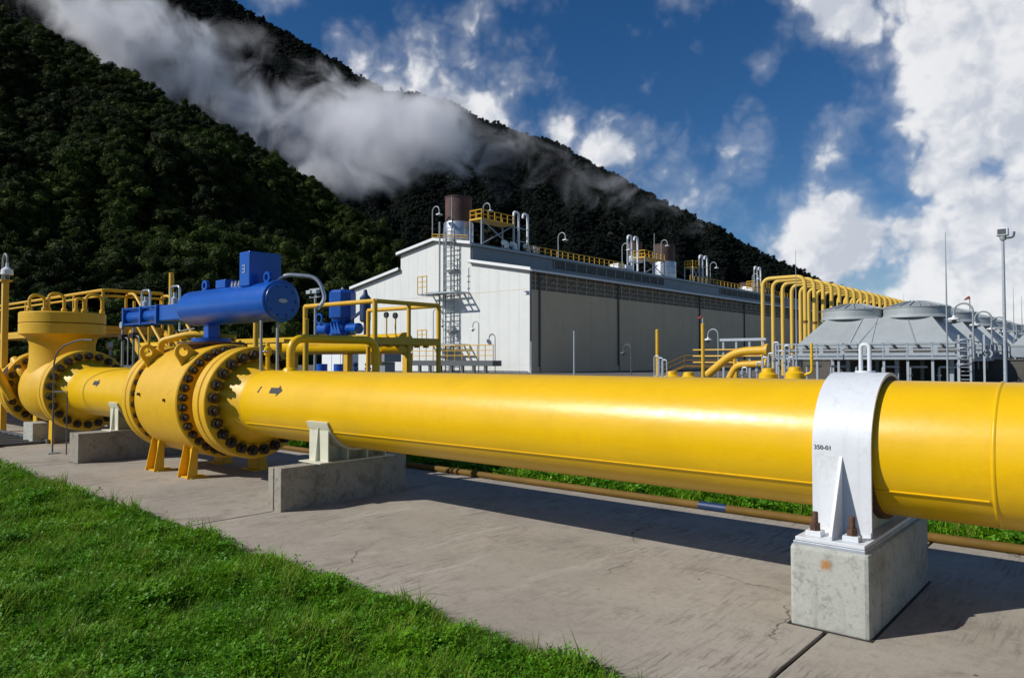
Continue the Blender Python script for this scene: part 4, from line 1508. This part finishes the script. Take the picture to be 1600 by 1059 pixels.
roof_platform('yellow railed platform beside the gable end stack', -78.6, 81.5, 19.0, 2.4, 7.5, 4.1)
roof_platform('yellow railed platform before the halfway stack', -78.8, 129.5, 18.9, 2.6, 8.0, 3.4)
roof_platform('small yellow platform just beyond the halfway stack', -78.6, 151.0, 19.0, 2.0, 3.0, 3.4)
roof_platform('low pale platform at the far end of the roof', -79.0, 186.0, 18.8, 3.0, 9.0, 1.9)


def vent_hooks(label, x, y, z, h, k=2):
    t = thing('vent_pipes', label, 'vent pipe', (x, y, z), 'hooked vent pipes on the hall roof')
    for i in range(k):
        yy_ = y + i * 2.3
        part('hook_pipe', MB().tube(fillet([(x, yy_, z), (x, yy_, z + h), (x - .2, yy_ - .9, z + h), (x - .2, yy_ - .95, z + h - .7)], .45), .2, 10), 'trim', t)
    part('thin_pipe', MB().tube([(x - .5, y - .6, z), (x - .5, y - .6, z + h)], .2, 8), 'greysteel', t)
    for f in (.3, .62):
        part('tie', MB().beam((x, y - .6, z + h * f), (x, y + 2.3 * (k - 1), z + h * f), .1, .12), 'steel', t, 0)
    return t


vent_hooks('pair of pale hooked vent pipes near the gable end stack', -76.2, 90.2, 18.8, 6.6)
vent_hooks('pair of pale hooked vent pipes before the halfway stack', -76.2, 124.5, 18.8, 7.2)
vent_hooks('pair of pale hooked vent pipes beyond the halfway stack', -76.2, 155.0, 18.8, 6.6)
vent_hooks('pair of pale hooked vent pipes at the far end of the roof', -76.2, 186.0, 18.8, 7.0)
for i, y in enumerate((86.6, 88.6, 91.9, 94.0)):
    t = thing('roof_cowl', f'{ORD[i]} rounded white cowl from the gable end along the roof edge', 'cowl', (-75.6, y, 18.9), 'rounded cowls along the roof edge')
    part('elbow', MB().tube(fillet([(-75.6, y, 18.85), (-75.6, y, 20.0), (-75.6, y - .9, 20.0)], .5, 6), .38, 14), 'trim', t)
    part('skirt', MB().lathe((-75.6, y, 18.85), (0, 0, 1), [(0, .6), (.2, .6), (.35, .4)], 14), 'steel', t)
for y, lb in ((118.5, 'low white box before the halfway vent pipes'), (121.5, 'second low white box before the halfway vent pipes'), (181.0, 'long white box near the far end of the roof')):
    t = thing('roof_unit', lb, 'roof unit', (-76.5, y, 18.8), 'white boxes on the roof')
    part('casing', MB().box((-77.3, y, 18.9), (-75.4, y + 2.3, 20.0)), 'trim', t, 0, .05)
    part('base_frame', MB().box((-77.4, y - .1, 18.72), (-75.3, y + 2.4, 18.89)), 'steel', t, 0)
for (px, X, Y, h, lb) in ((0, -80.5, 86.5, 8.0, 'tall gooseneck lamp over the platform by the gable end stack'), (0, -83.6, 78.3, 6.6, 'gooseneck lamp at the gable corner left of the silver drum'),
                          (0, -76.0, 100.5, 4.6, 'lone gooseneck lamp above the near roof rail'), (0, -76.0, 120.8, 5.2, 'gooseneck lamp left of the halfway vent pipes'),
                          (0, -80.0, 143.0, 9.0, 'gooseneck lamp behind the halfway brown stack'), (0, -75.5, 157.5, 5.2, 'gooseneck lamp just beyond the halfway stack'), (0, -76, 182.5, 4.8, 'gooseneck lamp near the far end of the roof')):
    gooseneck(lb, (X, Y, 18.8), h, 1.5, .09)
for X, Y, z, h, lb in ((-80.6, 79.5, 19.4, 7.4, 'thin lightning rod before the gable end stack'), (-80.0, 140.0, 19.5, 9.5, 'thin lightning rod beside the halfway stack'), (-84, 171, 19, 9, 'thin lightning rod on the far roof')):
    t = thing('lightning_rod', lb, 'rod', (X, Y, z), 'lightning rods of the plant')
    part('rod', MB().tube([(X, Y, z), (X, Y, z + h)], [.13, .06], 8), 'greysteel', t)
    part('foot', MB().lathe((X, Y, z), (0, 0, 1), [(0, .35), (.1, .35), (.2, .14)], 10), 'greysteel', t)

# ---- caged ladder on the gable
LX = at(702, 480, 76.6).x
tl = thing('cage_ladder', 'tall caged steel ladder climbing the pale gable wall', 'ladder', (LX, 76.6, 0))
for dx in (-.9, .9):
    part('rail', MB().tube([(LX + dx, 76.7, 0), (LX + dx, 76.7, 21.3)], .11, 8), 'greysteel', tl)
part('rail', MB().tube([(LX - 2.3, 76.8, 10), (LX - 2.3, 76.8, 22.5)], .14, 8), 'greysteel', tl)
z = .6
while z < 21:
    part('rung', MB().tube([(LX - .9, 76.7, z), (LX + .9, 76.7, z)], .06, 6), 'greysteel', tl)
    z += .75
z = 2.6
while z < 21:
    if not (9.5 < z < 11.4):
        part('hoop', MB().tube([(LX + .85 * math.cos(a) * 1.05, 76.7 - 1.1 * math.sin(a), z) for a in np.linspace(0, math.pi, 9)], .05, 5), 'greysteel', tl)
    z += 1.2
for a in (.6, 1.2, 1.9, 2.5):
    part('cage_strap', MB().tube([(LX + .89 * math.cos(a), 76.7 - 1.1 * math.sin(a), 2.6), (LX + .89 * math.cos(a), 76.7 - 1.1 * math.sin(a), 20.6)], .04, 5), 'greysteel', tl)
part('stand_off', MB().box((LX - 1.2, 76.75, 6), (LX + 1.2, GY - .02, 6.15)), 'greysteel', tl, 0)
part('stand_off', MB().box((LX - 1.2, 76.75, 15), (LX + 1.2, GY - .02, 15.15)), 'greysteel', tl, 0)
for zc, lb in ((9.3, 'upper'), (1.75, 'lower')):
    t = thing('ladder_landing', f'{lb} steel landing with open frame beams on the gable ladder', 'landing', (LX, 75, zc), 'landings of the gable ladder')
    x0_, x1_ = LX - 3.9, LX + 3.4
    for yb in (74.3, 75.4, 76.5):
        part('frame_beam', MB().beam((x0_ - .4, yb, zc + 2.2), (x1_, yb, zc + 2.2), .16, .2), 'steel', t, 0)
    for xb in (x0_ - .4, x0_ + 1.0, LX + 1.0, LX + 2.2, x1_):
        part('cross_beam', MB().beam((xb, 74.25, zc + 2.16), (xb, 77.38, zc + 2.16), .18, .22), 'steel', t, 0)
    part('grating', MB().box((x0_ + 1.1, 74.4, zc + 2.3), (LX + .9, 76.4, zc + 2.36)), 'darksteel', t, 0)
    railing(t, [(x0_ - .4, 74.2, 0), (x0_ + 1.6, 74.2, 0)], zc + 2.2, 2.6 if lb == 'upper' else 2.2, .07, 1.0, (.4, .7), 'yellow_steel', False, 6)
a, c = at(640, 572, 74), at(776, 566, 74)
t = thing('base_walkway', 'dark steel walkway with yellow rails at the foot of the gable', 'walkway', ((a.x + c.x) / 2, 74, 0))
part('deck_beam', MB().box((a.x, 73.2, .9), (c.x, 75, 1.65)), 'darksteel', t, 0)
for k in range(8):
    x = a.x + (c.x - a.x) * (k + .3) / 8
    part('leg', MB().box((x - .2, 73.3, -.05), (x + .25, 73.6, .9)), 'darksteel', t, 0)
railing(t, [(a.x, 73.3, 0), (c.x, 73.3, 0)], 1.65, 2.1, .06, 1.5, (.33, .66), 'yellow_steel', False, 6)
for px, py, lb, dk in ((748, 502, 'gooseneck lamp in front of the pale gable right of the ladder', False), (677, 483, 'taller gooseneck lamp left of the gable ladder', False), (683, 497, 'shorter gooseneck lamp left of the gable ladder', False), ):
    g = at(px, py, 75.4)
    gooseneck(lb, (g.x, 75.4, -.05), g.z + .05, 1.15, .07, dk, sx=-1 if px == 748 else 1)
for px, py, Y, lb in ((986, 538, 78, 'dark gooseneck lamp before the grey hall wall'), (1122, 514, 70, 'gooseneck lamp before the grey wall right of the windsock post')):
    g = at(px, py, Y)
    gooseneck(lb, (g.x, Y, -.05), g.z + .05, 1.1, .07, px == 986, sx=-1)
for px, py, Y, lb in ((830, 533, 60, 'short thin grey mast at the hall corner'), (897, 517, 60, 'thin grey mast before the long grey wall')):
    g = at(px, py, Y)
    t = thing('grey_mast', lb, 'mast', (g.x, Y, 0), 'thin grey masts in the yard')
    part('pole', MB().tube([(g.x, Y, -.05), (g.x, Y, g.z)], .085, 8), 'steel', t)
    part('foot', MB().box((g.x - .3, Y - .3, -.05), (g.x + .3, Y + .3, .12)), 'block', t, 0)
g = at(715, 405, 76)
t = thing('wall_antenna', 'short dark antenna on the gable beside the ladder', 'antenna', (g.x, 76, 12), None)
part('rod', MB().tube([(g.x, 76, 11.5), (g.x, 76, g.z)], .08, 6), 'darksteel', t)
for dz in (1.2, 2.0, 3.0):
    part('element', MB().tube([(g.x - .3, 76, g.z - dz), (g.x + .3, 76, g.z - dz)], .06, 6), 'darksteel', t)
part('bracket', MB().tube([(g.x, 76, 11.6), (g.x, GY - .01, 11.6)], .06, 6), 'darksteel', t)

# ---- equipment seen under the work platform
g = at(520, 575, 45)
t = thing('equipment_cabinet', 'white equipment cabinet seen under the work platform', 'cabinet', (g.x, 45, 0))
part('body', MB().box((g.x - 1.9, 45, -.05), (g.x + 1.6, 47, 2.7)), 'trim', t, 0, .04)
part('door', MB().box((g.x - 1.6, 44.96, .2), (g.x - .2, 44.99, 2.4)), 'trim', t, 0, .01)
part('door', MB().box((g.x - .1, 44.96, .2), (g.x + 1.3, 44.99, 2.4)), 'trim', t, 0, .01)
for px, lb in ((503, 'blue drum left under the work platform'), (530, 'blue drum right under the work platform')):
    g = at(px, 575, 32)
    t = thing('blue_drum', lb, 'drum', (g.x, 32, 0), 'blue drums in the yard')
    part('shell', MB().lathe((g.x, 32, .5), (0, 0, 1), [(0, .4), (.3, .4), (.32, .43), (.35, .4), (.9, .4)], 20), 'blue', t)
    part('lid', MB().lathe((g.x, 32, 1.4), (0, 0, 1), [(0, .41), (.04, .41), (.05, .3)], 20), 'blue', t)
    part('stand', MB().box((g.x - .4, 31.6, -.05), (g.x + .4, 32.4, .49)), 'darksteel', t, 0)
for px, X_, lb in ((555, 40, 'dark hydrant under the work platform'), (575, 40, 'second dark hydrant further right under the platform')):
    g = at(px, 565, X_)
    t = thing('hydrant', lb, 'hydrant', (g.x, X_, 0), 'dark hydrants in the yard')
    part('barrel', MB().lathe((g.x, X_, -.05), (0, 0, 1), [(0, .2), (1.3, .2), (1.35, .28), (1.45, .28), (1.6, .1)], 14), 'cobalt', t)
    part('outlet', MB().tube([(g.x - .35, X_, 1.0), (g.x + .35, X_, 1.0)], .1, 10), 'cobalt', t)
g = at(603, 560, 22)
t = thing('support_pier', 'dark concrete pier with a wide cap under the header pipe', 'pier', (g.x, 22, 0))
part('shaft', MB().box((g.x - .3, 21.7, -.05), (g.x + .3, 22.3, 1.65)), 'roofgrey', t, 0, .02)
part('cap', MB().box((g.x - .5, 21.5, 1.655), (g.x + .5, 22.5, 2.25)), 'roofgrey', t, 0, .02)

# ================================================================== YARD AT THE RIGHT
# yellow expansion loops in a row
LX0 = -31.5
proto = None
NL = 19
for i in range(NL):
    Y = 78.4 + 2.87 * i
    lb = 'nearest of the tall yellow pipe loops before the hall' if i == 0 else ('farthest of the tall yellow pipe loops before the hall' if i == NL - 1 else f'{ORD[i]} tall yellow pipe loop counted from the nearest')
    if proto is None:
        proto = thing('pipe_loop', lb, 'pipe loop', (LX0, Y, 0), 'row of tall yellow pipe loops')
        z1 = 10.5
        part('loop', MB().tube(fillet([(LX0, Y, 1.9), (LX0, Y, z1), (LX0 + 4.5, Y, z1), (LX0 + 4.5, Y, 2.2)], .95, 6), .215, 14), 'loop', proto)
        for x_ in (LX0, LX0 + 4.5):
            part('flange', MB().lathe((x_, Y, 2.2), (0, 0, 1), [(0, .38), (.12, .38)], 16), 'loop', proto)
            part('stub', MB().tube([(x_, Y, -.05), (x_, Y, 2.2)], .21, 10), 'loop', proto)
        part('clamp', MB().lathe((LX0 + 4.5, Y, 5.6), (0, 0, 1), [(0, .22), (0, .255), (.25, .255), (.25, .22)], 14, closed=True), 'ochre', proto)
    else:
        rep(proto, (LX0, Y, 0), lb)

# thick bent yellow pipes left of the loops
for pts, r_, lb in (([(1198, 547), (1148, 549), (1105, 586)], .33, 'thick yellow pipe sloping down left of the pipe loops'), ([(1196, 568), (1150, 570), (1139, 592)], .27, 'lower yellow pipe bending down left of the pipe loops')):
    q = [at(x, y, 56) for x, y in pts]
    t = thing('bent_pipe', lb, 'pipe', tuple(q[-1]), 'bent yellow pipes in the yard')
    part('tube', MB().tube(fillet(q, 1.2, 6), r_, 14), 'yellow_steel', t)
    e = q[0]
    part('flange', MB().lathe((e.x - .1, e.y, e.z), AX, [(0, r_ * 1.5), (.25, r_ * 1.5)], 18), 'yellow_steel', t)
    part('leg', MB().tube([(q[1].x, 56, -.05), (q[1].x, 56, q[1].z - r_)], .14, 8), 'yellow_steel', t)
for px, lb in ((1200, 'yellow domed valve under the nearest pipe loop'), (1242, 'yellow domed valve left of the cooler walkway'), (1050, 'low yellow dome peeping over the pipe near the yellow post'), (1076, 'small yellow dome peeping over the pipe right of the yellow post')):
    Y = 50 if px > 1100 else 54
    g = at(px, 578, Y)
    h_ = {1200: .9, 1242: 1.0, 1050: .55, 1076: .5}[px]
    t = thing('domed_valve', lb, 'valve', (g.x, Y, 0), 'yellow domed valves in the yard')
    part('dome', MB().lathe((g.x, Y, .2), (0, 0, 1), [(0, .65), (h_ - .35, .62), (h_ - .2, .45), (h_ + .05, .4), (h_ + .1, .2)], 18), 'yellow', t)
    part('foot', MB().lathe((g.x, Y, -.05), (0, 0, 1), [(0, .75), (.25, .75)], 18), 'yellow_steel', t)
# grey hooped stand-pipes
hoops = [(1183, 566), (1192, 558), (1201, 552), (1209, 535), (1217, 548), (1226, 540), (1232, 558), (1160, 574)]
for i, (px, py) in enumerate(hoops):
    g = at(px, py, 52)
    t = thing('stand_pipe', f'{ORD[i]} grey stand pipe of the cluster left of the cooler' if i < 7 else 'low grey stand pipe at the left end of the cluster', 'stand pipe', (g.x, 52, 0), 'grey stand pipes by the cooler')
    part('pipe', MB().tube(fillet([(g.x, 52, -.05), (g.x, 52, g.z), (g.x + .35, 52, g.z), (g.x + .35, 52, max(.8, g.z - 1.2))], .14, 4), .07, 8), 'steel', t)
    part('valve', MB().lathe((g.x, 52, g.z * .55), (0, 0, 1), [(0, .07), (.03, .15), (.25, .15), (.28, .07)], 10), 'greysteel', t)
for px, py, lb in ((1027, 517, 'plain yellow post in the yard before the grey wall'), (1098, 508, 'yellow post carrying a red windsock before the grey wall')):
    g = at(px, py, 48)
    t = thing('marker_post', lb, 'post', (g.x, 48, 0), 'yellow marker posts in the yard')
    part('shaft', MB().tube([(g.x, 48, -.05), (g.x, 48, g.z)], .13, 10), 'yellow_steel', t)
    part('cap', MB().lathe((g.x, 48, g.z), (0, 0, 1), [(0, .14), (.08, .14), (.12, .05)], 10), 'yellow_steel', t)
    if px == 1098:
        part('mast', MB().tube([(g.x, 48, g.z + .1), (g.x, 48, g.z + .65)], .05, 6), 'steel', t)
        part('windsock', MB().lathe((g.x - .02, 48, g.z + .6), (-1, 0, -.35), [(0, .12), (.35, .07)], 10), 'red', t)
for dx in range(3):
    g = at(1026 + dx * 6, 556 + dx * 3, 47.4)
    t = thing('stand_pipe', f'grey tube hoop at the foot of the plain yellow post, {("left", "middle", "right")[dx]} one', 'stand pipe', (g.x, 47.4, 0), 'tube hoops at the yellow post')
    part('pipe', MB().tube(fillet([(g.x - .2, 47.4, -.05), (g.x - .2, 47.4, g.z), (g.x + .2, 47.4, g.z), (g.x + .2, 47.4, -.05)], .2, 4), .05, 8), 'steel', t)
    part('clip', MB().box((g.x - .24, 47.36, .5), (g.x + .24, 47.44, .6)), 'steel', t, 0)
q0, q1 = at(1045, 580, 70), at(1070, 560, 70)
t = thing('yard_stair', 'small ochre stair with handrail at the foot of the grey wall', 'stair', (q0.x, 70, 0))
part('deck', MB().box((q1.x, 70, 1.0), (q1.x + 7, 72, 1.2)), 'ochre', t, 0)
part('stringer', MB().beam((q0.x - 1, 70, 0), (q1.x, 70, 1.1), .12, .25), 'ochre', t, 0)
part('handrail', MB().tube([(q0.x - 1, 70, 1.0), (q1.x, 70, 2.2), (q1.x + 7, 70, 2.2)], .06, 6), 'ochre', t)
part('mid_rail', MB().tube([(q0.x - 1, 70, .5), (q1.x, 70, 1.7), (q1.x + 7, 70, 1.7)], .05, 6), 'ochre', t)
for k in range(5):
    part('post', MB().tube([(q1.x + 1.7 * k, 70, 1.2), (q1.x + 1.7 * k, 70, 2.2)], .06, 6), 'ochre', t)
# pipe rack walkway by the loops
q0, q1 = at(1130, 545, 66), at(1192, 527, 66)
t = thing('pipe_rack', 'grey pipe rack with yellow rails beside the pipe loops', 'pipe rack', (q1.x, 66, 0))
for k in range(4):
    x = q0.x + (q1.x - q0.x) * k / 3
    part('column', MB().box((x - .1, 66, -.05), (x + .1, 66.2, 3.5)), 'greysteel', t, 0)
part('top_beam', MB().box((q0.x - .3, 65.9, 3.51), (q1.x + .3, 66.3, 3.75)), 'steel', t, 0)
for z in (1.5, 2.1, 2.7):
    part('rail', MB().tube([(q0.x - 3, 65.8, z), (q1.x, 65.8, z)], .07, 8), 'yellow_steel', t)


# ---- air coolers
def cooler(label, x0, x1, y0, y1, front):
    t = thing('air_cooler', label, 'air cooler', ((x0 + x1) / 2, y0, 0), 'air coolers in a row')
    zf, zh, zt = 2.0, 3.1, 5.25
    w = x1 - x0
    d = y1 - y0
    for fx in (0.02, .35, .66, .98):
        for fy in (.02, .98):
            x = x0 + w * fx
            y = y0 + d * fy
            part('leg', MB().box((x - .14, y - .14, -.05), (x + .14, y + .14, zf)), 'hoodrail', t, 0)
    part('tube_bundle', MB().box((x0, y0, zf), (x1, y1, zh)), 'hoodrail', t, 0)
    # hood: a frustum with folded sheets
    ix, iy = 1.9, 2.0
    lo = [(x0 + .1, y0 + .1, zh + .01), (x1 - .1, y0 + .1, zh + .01), (x1 - .1, y1 - .1, zh + .01), (x0 + .1, y1 - .1, zh + .01)]
    hi = [(x0 + ix, y0 + iy, zt), (x1 - ix, y0 + iy, zt), (x1 - ix, y1 - iy, zt), (x0 + ix, y1 - iy, zt)]
    part('hood', MB().add(lo + hi, [(0, 1, 5, 4), (1, 2, 6, 5), (2, 3, 7, 6), (3, 0, 4, 7), (4, 5, 6, 7)]), 'hood', t, 0)
    for f in (.36, .50, .78):
        a_ = V(lo[0]).lerp(V(lo[1]), f)
        b_ = V(hi[0]).lerp(V(hi[1]), f)
        part('hood_rib', MB().beam(a_ + V((0, -.03, .02)), b_ + V((0, -.03, .02)), .12, .03), 'hood', t, 0)
    part('hood_lip', MB().box((x0 - .05, y0 - .05, zh - .12), (x1 + .05, y0 + .12, zh + .02)), 'hood', t, 0)
    rr_ = (w - 2 * ix) / 4 * 1.22
    for k in range(2):
        cx = x0 + w * (.29 + .42 * k)
        cy = (y0 + y1) / 2 - .4
        part('fan_ring', MB().lathe((cx, cy, zt), (0, 0, 1), [(-.02, rr_ * 1.08), (.25, rr_), (.75, rr_), (.8, rr_ + .06), (.86, rr_ + .06), (.86, rr_ - .03), (.1, rr_ - .05)], 48), 'hood', t, 30)
        ap = V((cx, cy, zt + 1.6))
        gd = part('fan_guard', MB().lathe((cx, cy, zt + .85), (0, 0, 1), [(0, rr_ + .02), (.02, rr_ + .04), (.50, rr_ * .34), (.52, .02)], 20), 'greysteel', t, 0)
        for j in range(20):
            a = 2 * math.pi * j / 20
            dd_ = V((math.cos(a), math.sin(a), 0))
            part('guard_spoke', MB().tube([V((cx, cy, zt + .92)) + dd_ * (rr_ + .02), V((cx, cy, zt + 1.40)) + dd_ * rr_ * .34], .045, 4), 'hood', gd)
        part('hub_cover', MB().lathe((cx, cy, zt + 1.36), (0, 0, 1), [(0, rr_ * .34), (.05, rr_ * .34), (.09, .05)], 16), 'hood', gd)
    return t


coolers = []
CY0, CW = 65.0, 12.2
cxa, cxb = at(1245, 557, CY0).x, at(1492, 557, CY0).x
names = ['nearest air cooler with two fan rings and a pale sloping hood', 'second air cooler in the row receding to the right', 'third air cooler in the row receding to the right', 'fourth air cooler in the row receding to the right', 'fifth and farthest air cooler in the receding row']
c0 = cooler(names[0], cxa, cxb, CY0, CY0 + 9.2, True)
for i in range(1, 5):
    rep(c0, (c0.location.x + (0.3 if i else 0), CY0 + 11.0 * i, 0), names[i])
# side row: the bays that step out to the right
for i in range(4):
    rep(c0, (c0.location.x + CW + 1.4, CY0 + 17 + 11.0 * i, 0), f'{ORD[i]} air cooler of the farther row at the right edge')
# walkway along the near cooler
t = thing('cooler_walkway', 'galvanised walkway with rails along the front of the near cooler', 'walkway', ((cxa + cxb) / 2, CY0 - .9, 0))
part('deck', MB().box((cxa - 1.6, CY0 - 1.2, 1.78), (cxb + .6, CY0 - .04, 1.98)), 'hoodrail', t, 0)
nb = 8
for k in range(nb + 1):
    x = cxa - 1.4 + (cxb + .4 - cxa + 1.4) * k / nb
    part('post', MB().box((x - .06, CY0 - 1.18, 1.98), (x + .06, CY0 - 1.06, 3.1)), 'hoodrail', t, 0)
    part('leg', MB().box((x - .09, CY0 - 1.0, -.05), (x + .09, CY0 - .8, 1.775)), 'hoodrail', t, 0)
    if k < nb:
        x2 = x + (cxb + 1.8 - cxa) / nb
        part('header_box', MB().box((x + .18, CY0 - .035, 2.35), (x2 - .18, CY0 - .005, 2.72)), 'ventdark', t, 0)
        part('nozzle', MB().tube([(x + .5, CY0 - .02, 2.9), (x + .5, CY0 - .45, 2.95)], .11, 10), 'darksteel', t)
for z in (2.12, 2.55, 3.08):
    part('rail', MB().box((cxa - 1.5, CY0 - 1.16 - .02 * z, z - .05), (cxb + .5, CY0 - 1.09 - .02 * z, z + .05 if z > 2.2 else z + .08)), 'hoodrail', t, 0)
# fence of the side walkway receding to the right
t = thing('side_walkway', 'galvanised rail receding along the right side of the coolers', 'walkway', (cxb + .8, CY0 + 10, 0))
for k in range(22):
    y = CY0 + .5 + k * 2.2
    part('post', MB().box((cxb + .75, y, 1.0), (cxb + .85, y + .1, 3.2)), 'hoodrail', t, 0)
for z in (1.9, 2.5, 3.15):
    part('rail', MB().box((cxb + .76, CY0 + .3, z), (cxb + .84, CY0 + 48, z + .09)), 'hoodrail', t, 0)
part('deck', MB().box((cxb + .1, CY0 + .3, 1.65), (cxb + 1.3, CY0 + 48, 1.82)), 'hoodrail', t, 0)
# tower ladder at the right corner
g = at(1497, 560, CY0 - 1.8)
t = thing('cooler_ladder', 'galvanised caged ladder at the right corner of the near cooler', 'ladder', (g.x, CY0 - 1.8, 0))
for dx in (0, .75, 1.6):
    part('rail', MB().box((g.x + dx, CY0 - 1.9, -.05), (g.x + dx + .13, CY0 - 1.75, 3.6)), 'steel', t, 0)
for k in range(11):
    part('rung', MB().tube([(g.x, CY0 - 1.82, .3 + k * .3), (g.x + .8, CY0 - 1.82, .3 + k * .3)], .03, 6), 'steel', t)
for k in range(4):
    part('hoop', MB().tube([(g.x + .4 + .5 * math.cos(a), CY0 - 1.9 - .6 * math.sin(a), 1.4 + k * .6) for a in np.linspace(0, math.pi, 9)], .035, 6), 'steel', t)
part('valve_wheel', MB().lathe((g.x + 1.9, CY0 - 1.9, 2.2), (0, 1, 0), [(0, .3), (.06, .3), (.06, .22), (0, .22)], 18, closed=True), 'steel', t)
part('hand_bracket', MB().tube([(g.x + 1.7, CY0 - 1.8, 2.2), (g.x + 2.1, CY0 - 1.8, 1.9)], .06, 6), 'steel', t)
# piping under the cooler
for k in range(6):
    x = cxa + 1 + k * (cxb - cxa - 2) / 5
    t = thing('cooler_riser', f'{ORD[k]} pale riser pipe from the left under the near cooler', 'pipe', (x, CY0 - .5, 0), 'riser pipes under the near cooler')
    part('riser', MB().tube(fillet([(x, CY0 - .4, -.05), (x, CY0 - .4, 1.2), (x + 1.2, CY0 - .4, 1.2)], .15, 4), .09, 8), 'steel', t)
    part('flange', MB().lathe((x, CY0 - .4, .5), (0, 0, 1), [(0, .16), (.1, .16)], 10), 'steel', t)
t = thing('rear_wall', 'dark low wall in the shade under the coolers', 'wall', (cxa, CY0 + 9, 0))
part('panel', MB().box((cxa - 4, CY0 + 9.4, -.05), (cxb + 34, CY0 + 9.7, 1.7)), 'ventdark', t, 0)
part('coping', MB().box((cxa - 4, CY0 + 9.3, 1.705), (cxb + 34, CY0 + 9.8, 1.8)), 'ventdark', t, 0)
# ---- lamps and masts at the right
for i, (px, py, Y) in enumerate(((1520, 473, 62), (1549, 486, 73), (1572, 495, 84), (1588, 503, 95))):
    g = at(px, py, Y)
    gooseneck(f'{ORD[i]} gooseneck lamp of the receding row beside the coolers', (g.x, Y, 1.8), g.z - 1.8, 1.2, .07, group='gooseneck lamps beside the coolers', sx=-1)
g = at(1567, 372, 42)
t = thing('camera_pole', 'tall grey pole with a camera box at the right edge', 'pole', (g.x, 42, 0))
part('shaft', MB().tube([(g.x, 42, -.05), (g.x, 42, g.z)], [.085, .06], 14), 'steel', t)
cam2 = part('camera_box', MB().box((g.x - .26, 41.85, g.z + .12), (g.x + .22, 42.3, g.z + .48)), 'lamp', t, 0, .02)
part('lens_window', MB().box((g.x - .2, 41.83, g.z + .18), (g.x + .14, 41.848, g.z + .42)), 'glass', cam2, 0)
part('bracket', MB().tube(fillet([(g.x, 42, g.z - .02), (g.x + .42, 42, g.z + .0), (g.x + .46, 42, g.z + .26)], .1), .05, 8), 'darksteel', t)
part('pan_head', MB().lathe((g.x, 42, g.z - .1), (0, 0, 1), [(0, .13), (.18, .15), (.21, .1)], 12), 'greysteel', t)
for px, py, Y, lb in ((1477, 362, 55, 'tall thin lightning mast in front of the near cooler'), (1243, 390, 60, 'thin lightning mast rising among the pipe loops'), (1583, 450, 100, 'short lightning mast far right beside the camera pole'),
                      (1596, 462, 100, 'lightning mast at the very right edge'), (1412, 458, 130, 'distant lightning mast above the pipe loops')):
    g = at(px, py, Y)
    t = thing('lightning_mast', lb, 'mast', (g.x, Y, 0), 'lightning masts of the plant')
    h_ = g.z
    part('pole', MB().tube([(g.x, Y, -.05), (g.x, Y, h_ * .55), (g.x, Y, h_)], [.06, .05, .015], 8), 'greysteel', t)
    part('foot', MB().box((g.x - .3, Y - .3, -.05), (g.x + .3, Y + .3, .15)), 'block', t, 0)
g = at(1515, 463, 90)
t = thing('windsock', 'small red windsock on a pole behind the gooseneck lamps', 'windsock', (g.x, 90, 0))
part('pole', MB().tube([(g.x, 90, -.05), (g.x, 90, g.z)], .06, 8), 'greysteel', t)
part('sock', MB().lathe((g.x - .5, 90, g.z - .35), (1, 0, .55), [(0, .06), (.55, .18)], 10), 'red', t)
g = at(1333, 536, 50)
t = thing('yellow_riser', 'slim yellow riser before the near cooler walkway', 'pipe', (g.x, 50, 0))
g = at(1268, 536, 50)
t.location = (g.x, 50, 0)
part('riser', MB().tube(fillet([(g.x, 50, g.z), (g.x, 50, .9), (g.x - .5, 50, .75), (g.x - .5, 50, -.05)], .2, 4), .09, 10), 'yellow', t)
part('collar', MB().lathe((g.x, 50, 1.9), (0, 0, 1), [(0, .12), (.1, .12)], 12), 'yellow', t)
# distant buildings at the right edge
t = thing('distant_shed', 'distant grey shed at the far right behind the coolers', 'building', tuple(at(1580, 560, 140)))
g = at(1560, 560, 150)
part('walls', MB().box((g.x, 150, -.05), (g.x + 30, 165, 6)), 'roofgrey', t, 0)
part('roof', MB().prism([(g.x - .5, 149.5, 6.01), (g.x - .5, 165.5, 6.01), (g.x - .5, 157.5, 8)], (31, 0, 0)), 'greysteel', t, 0)
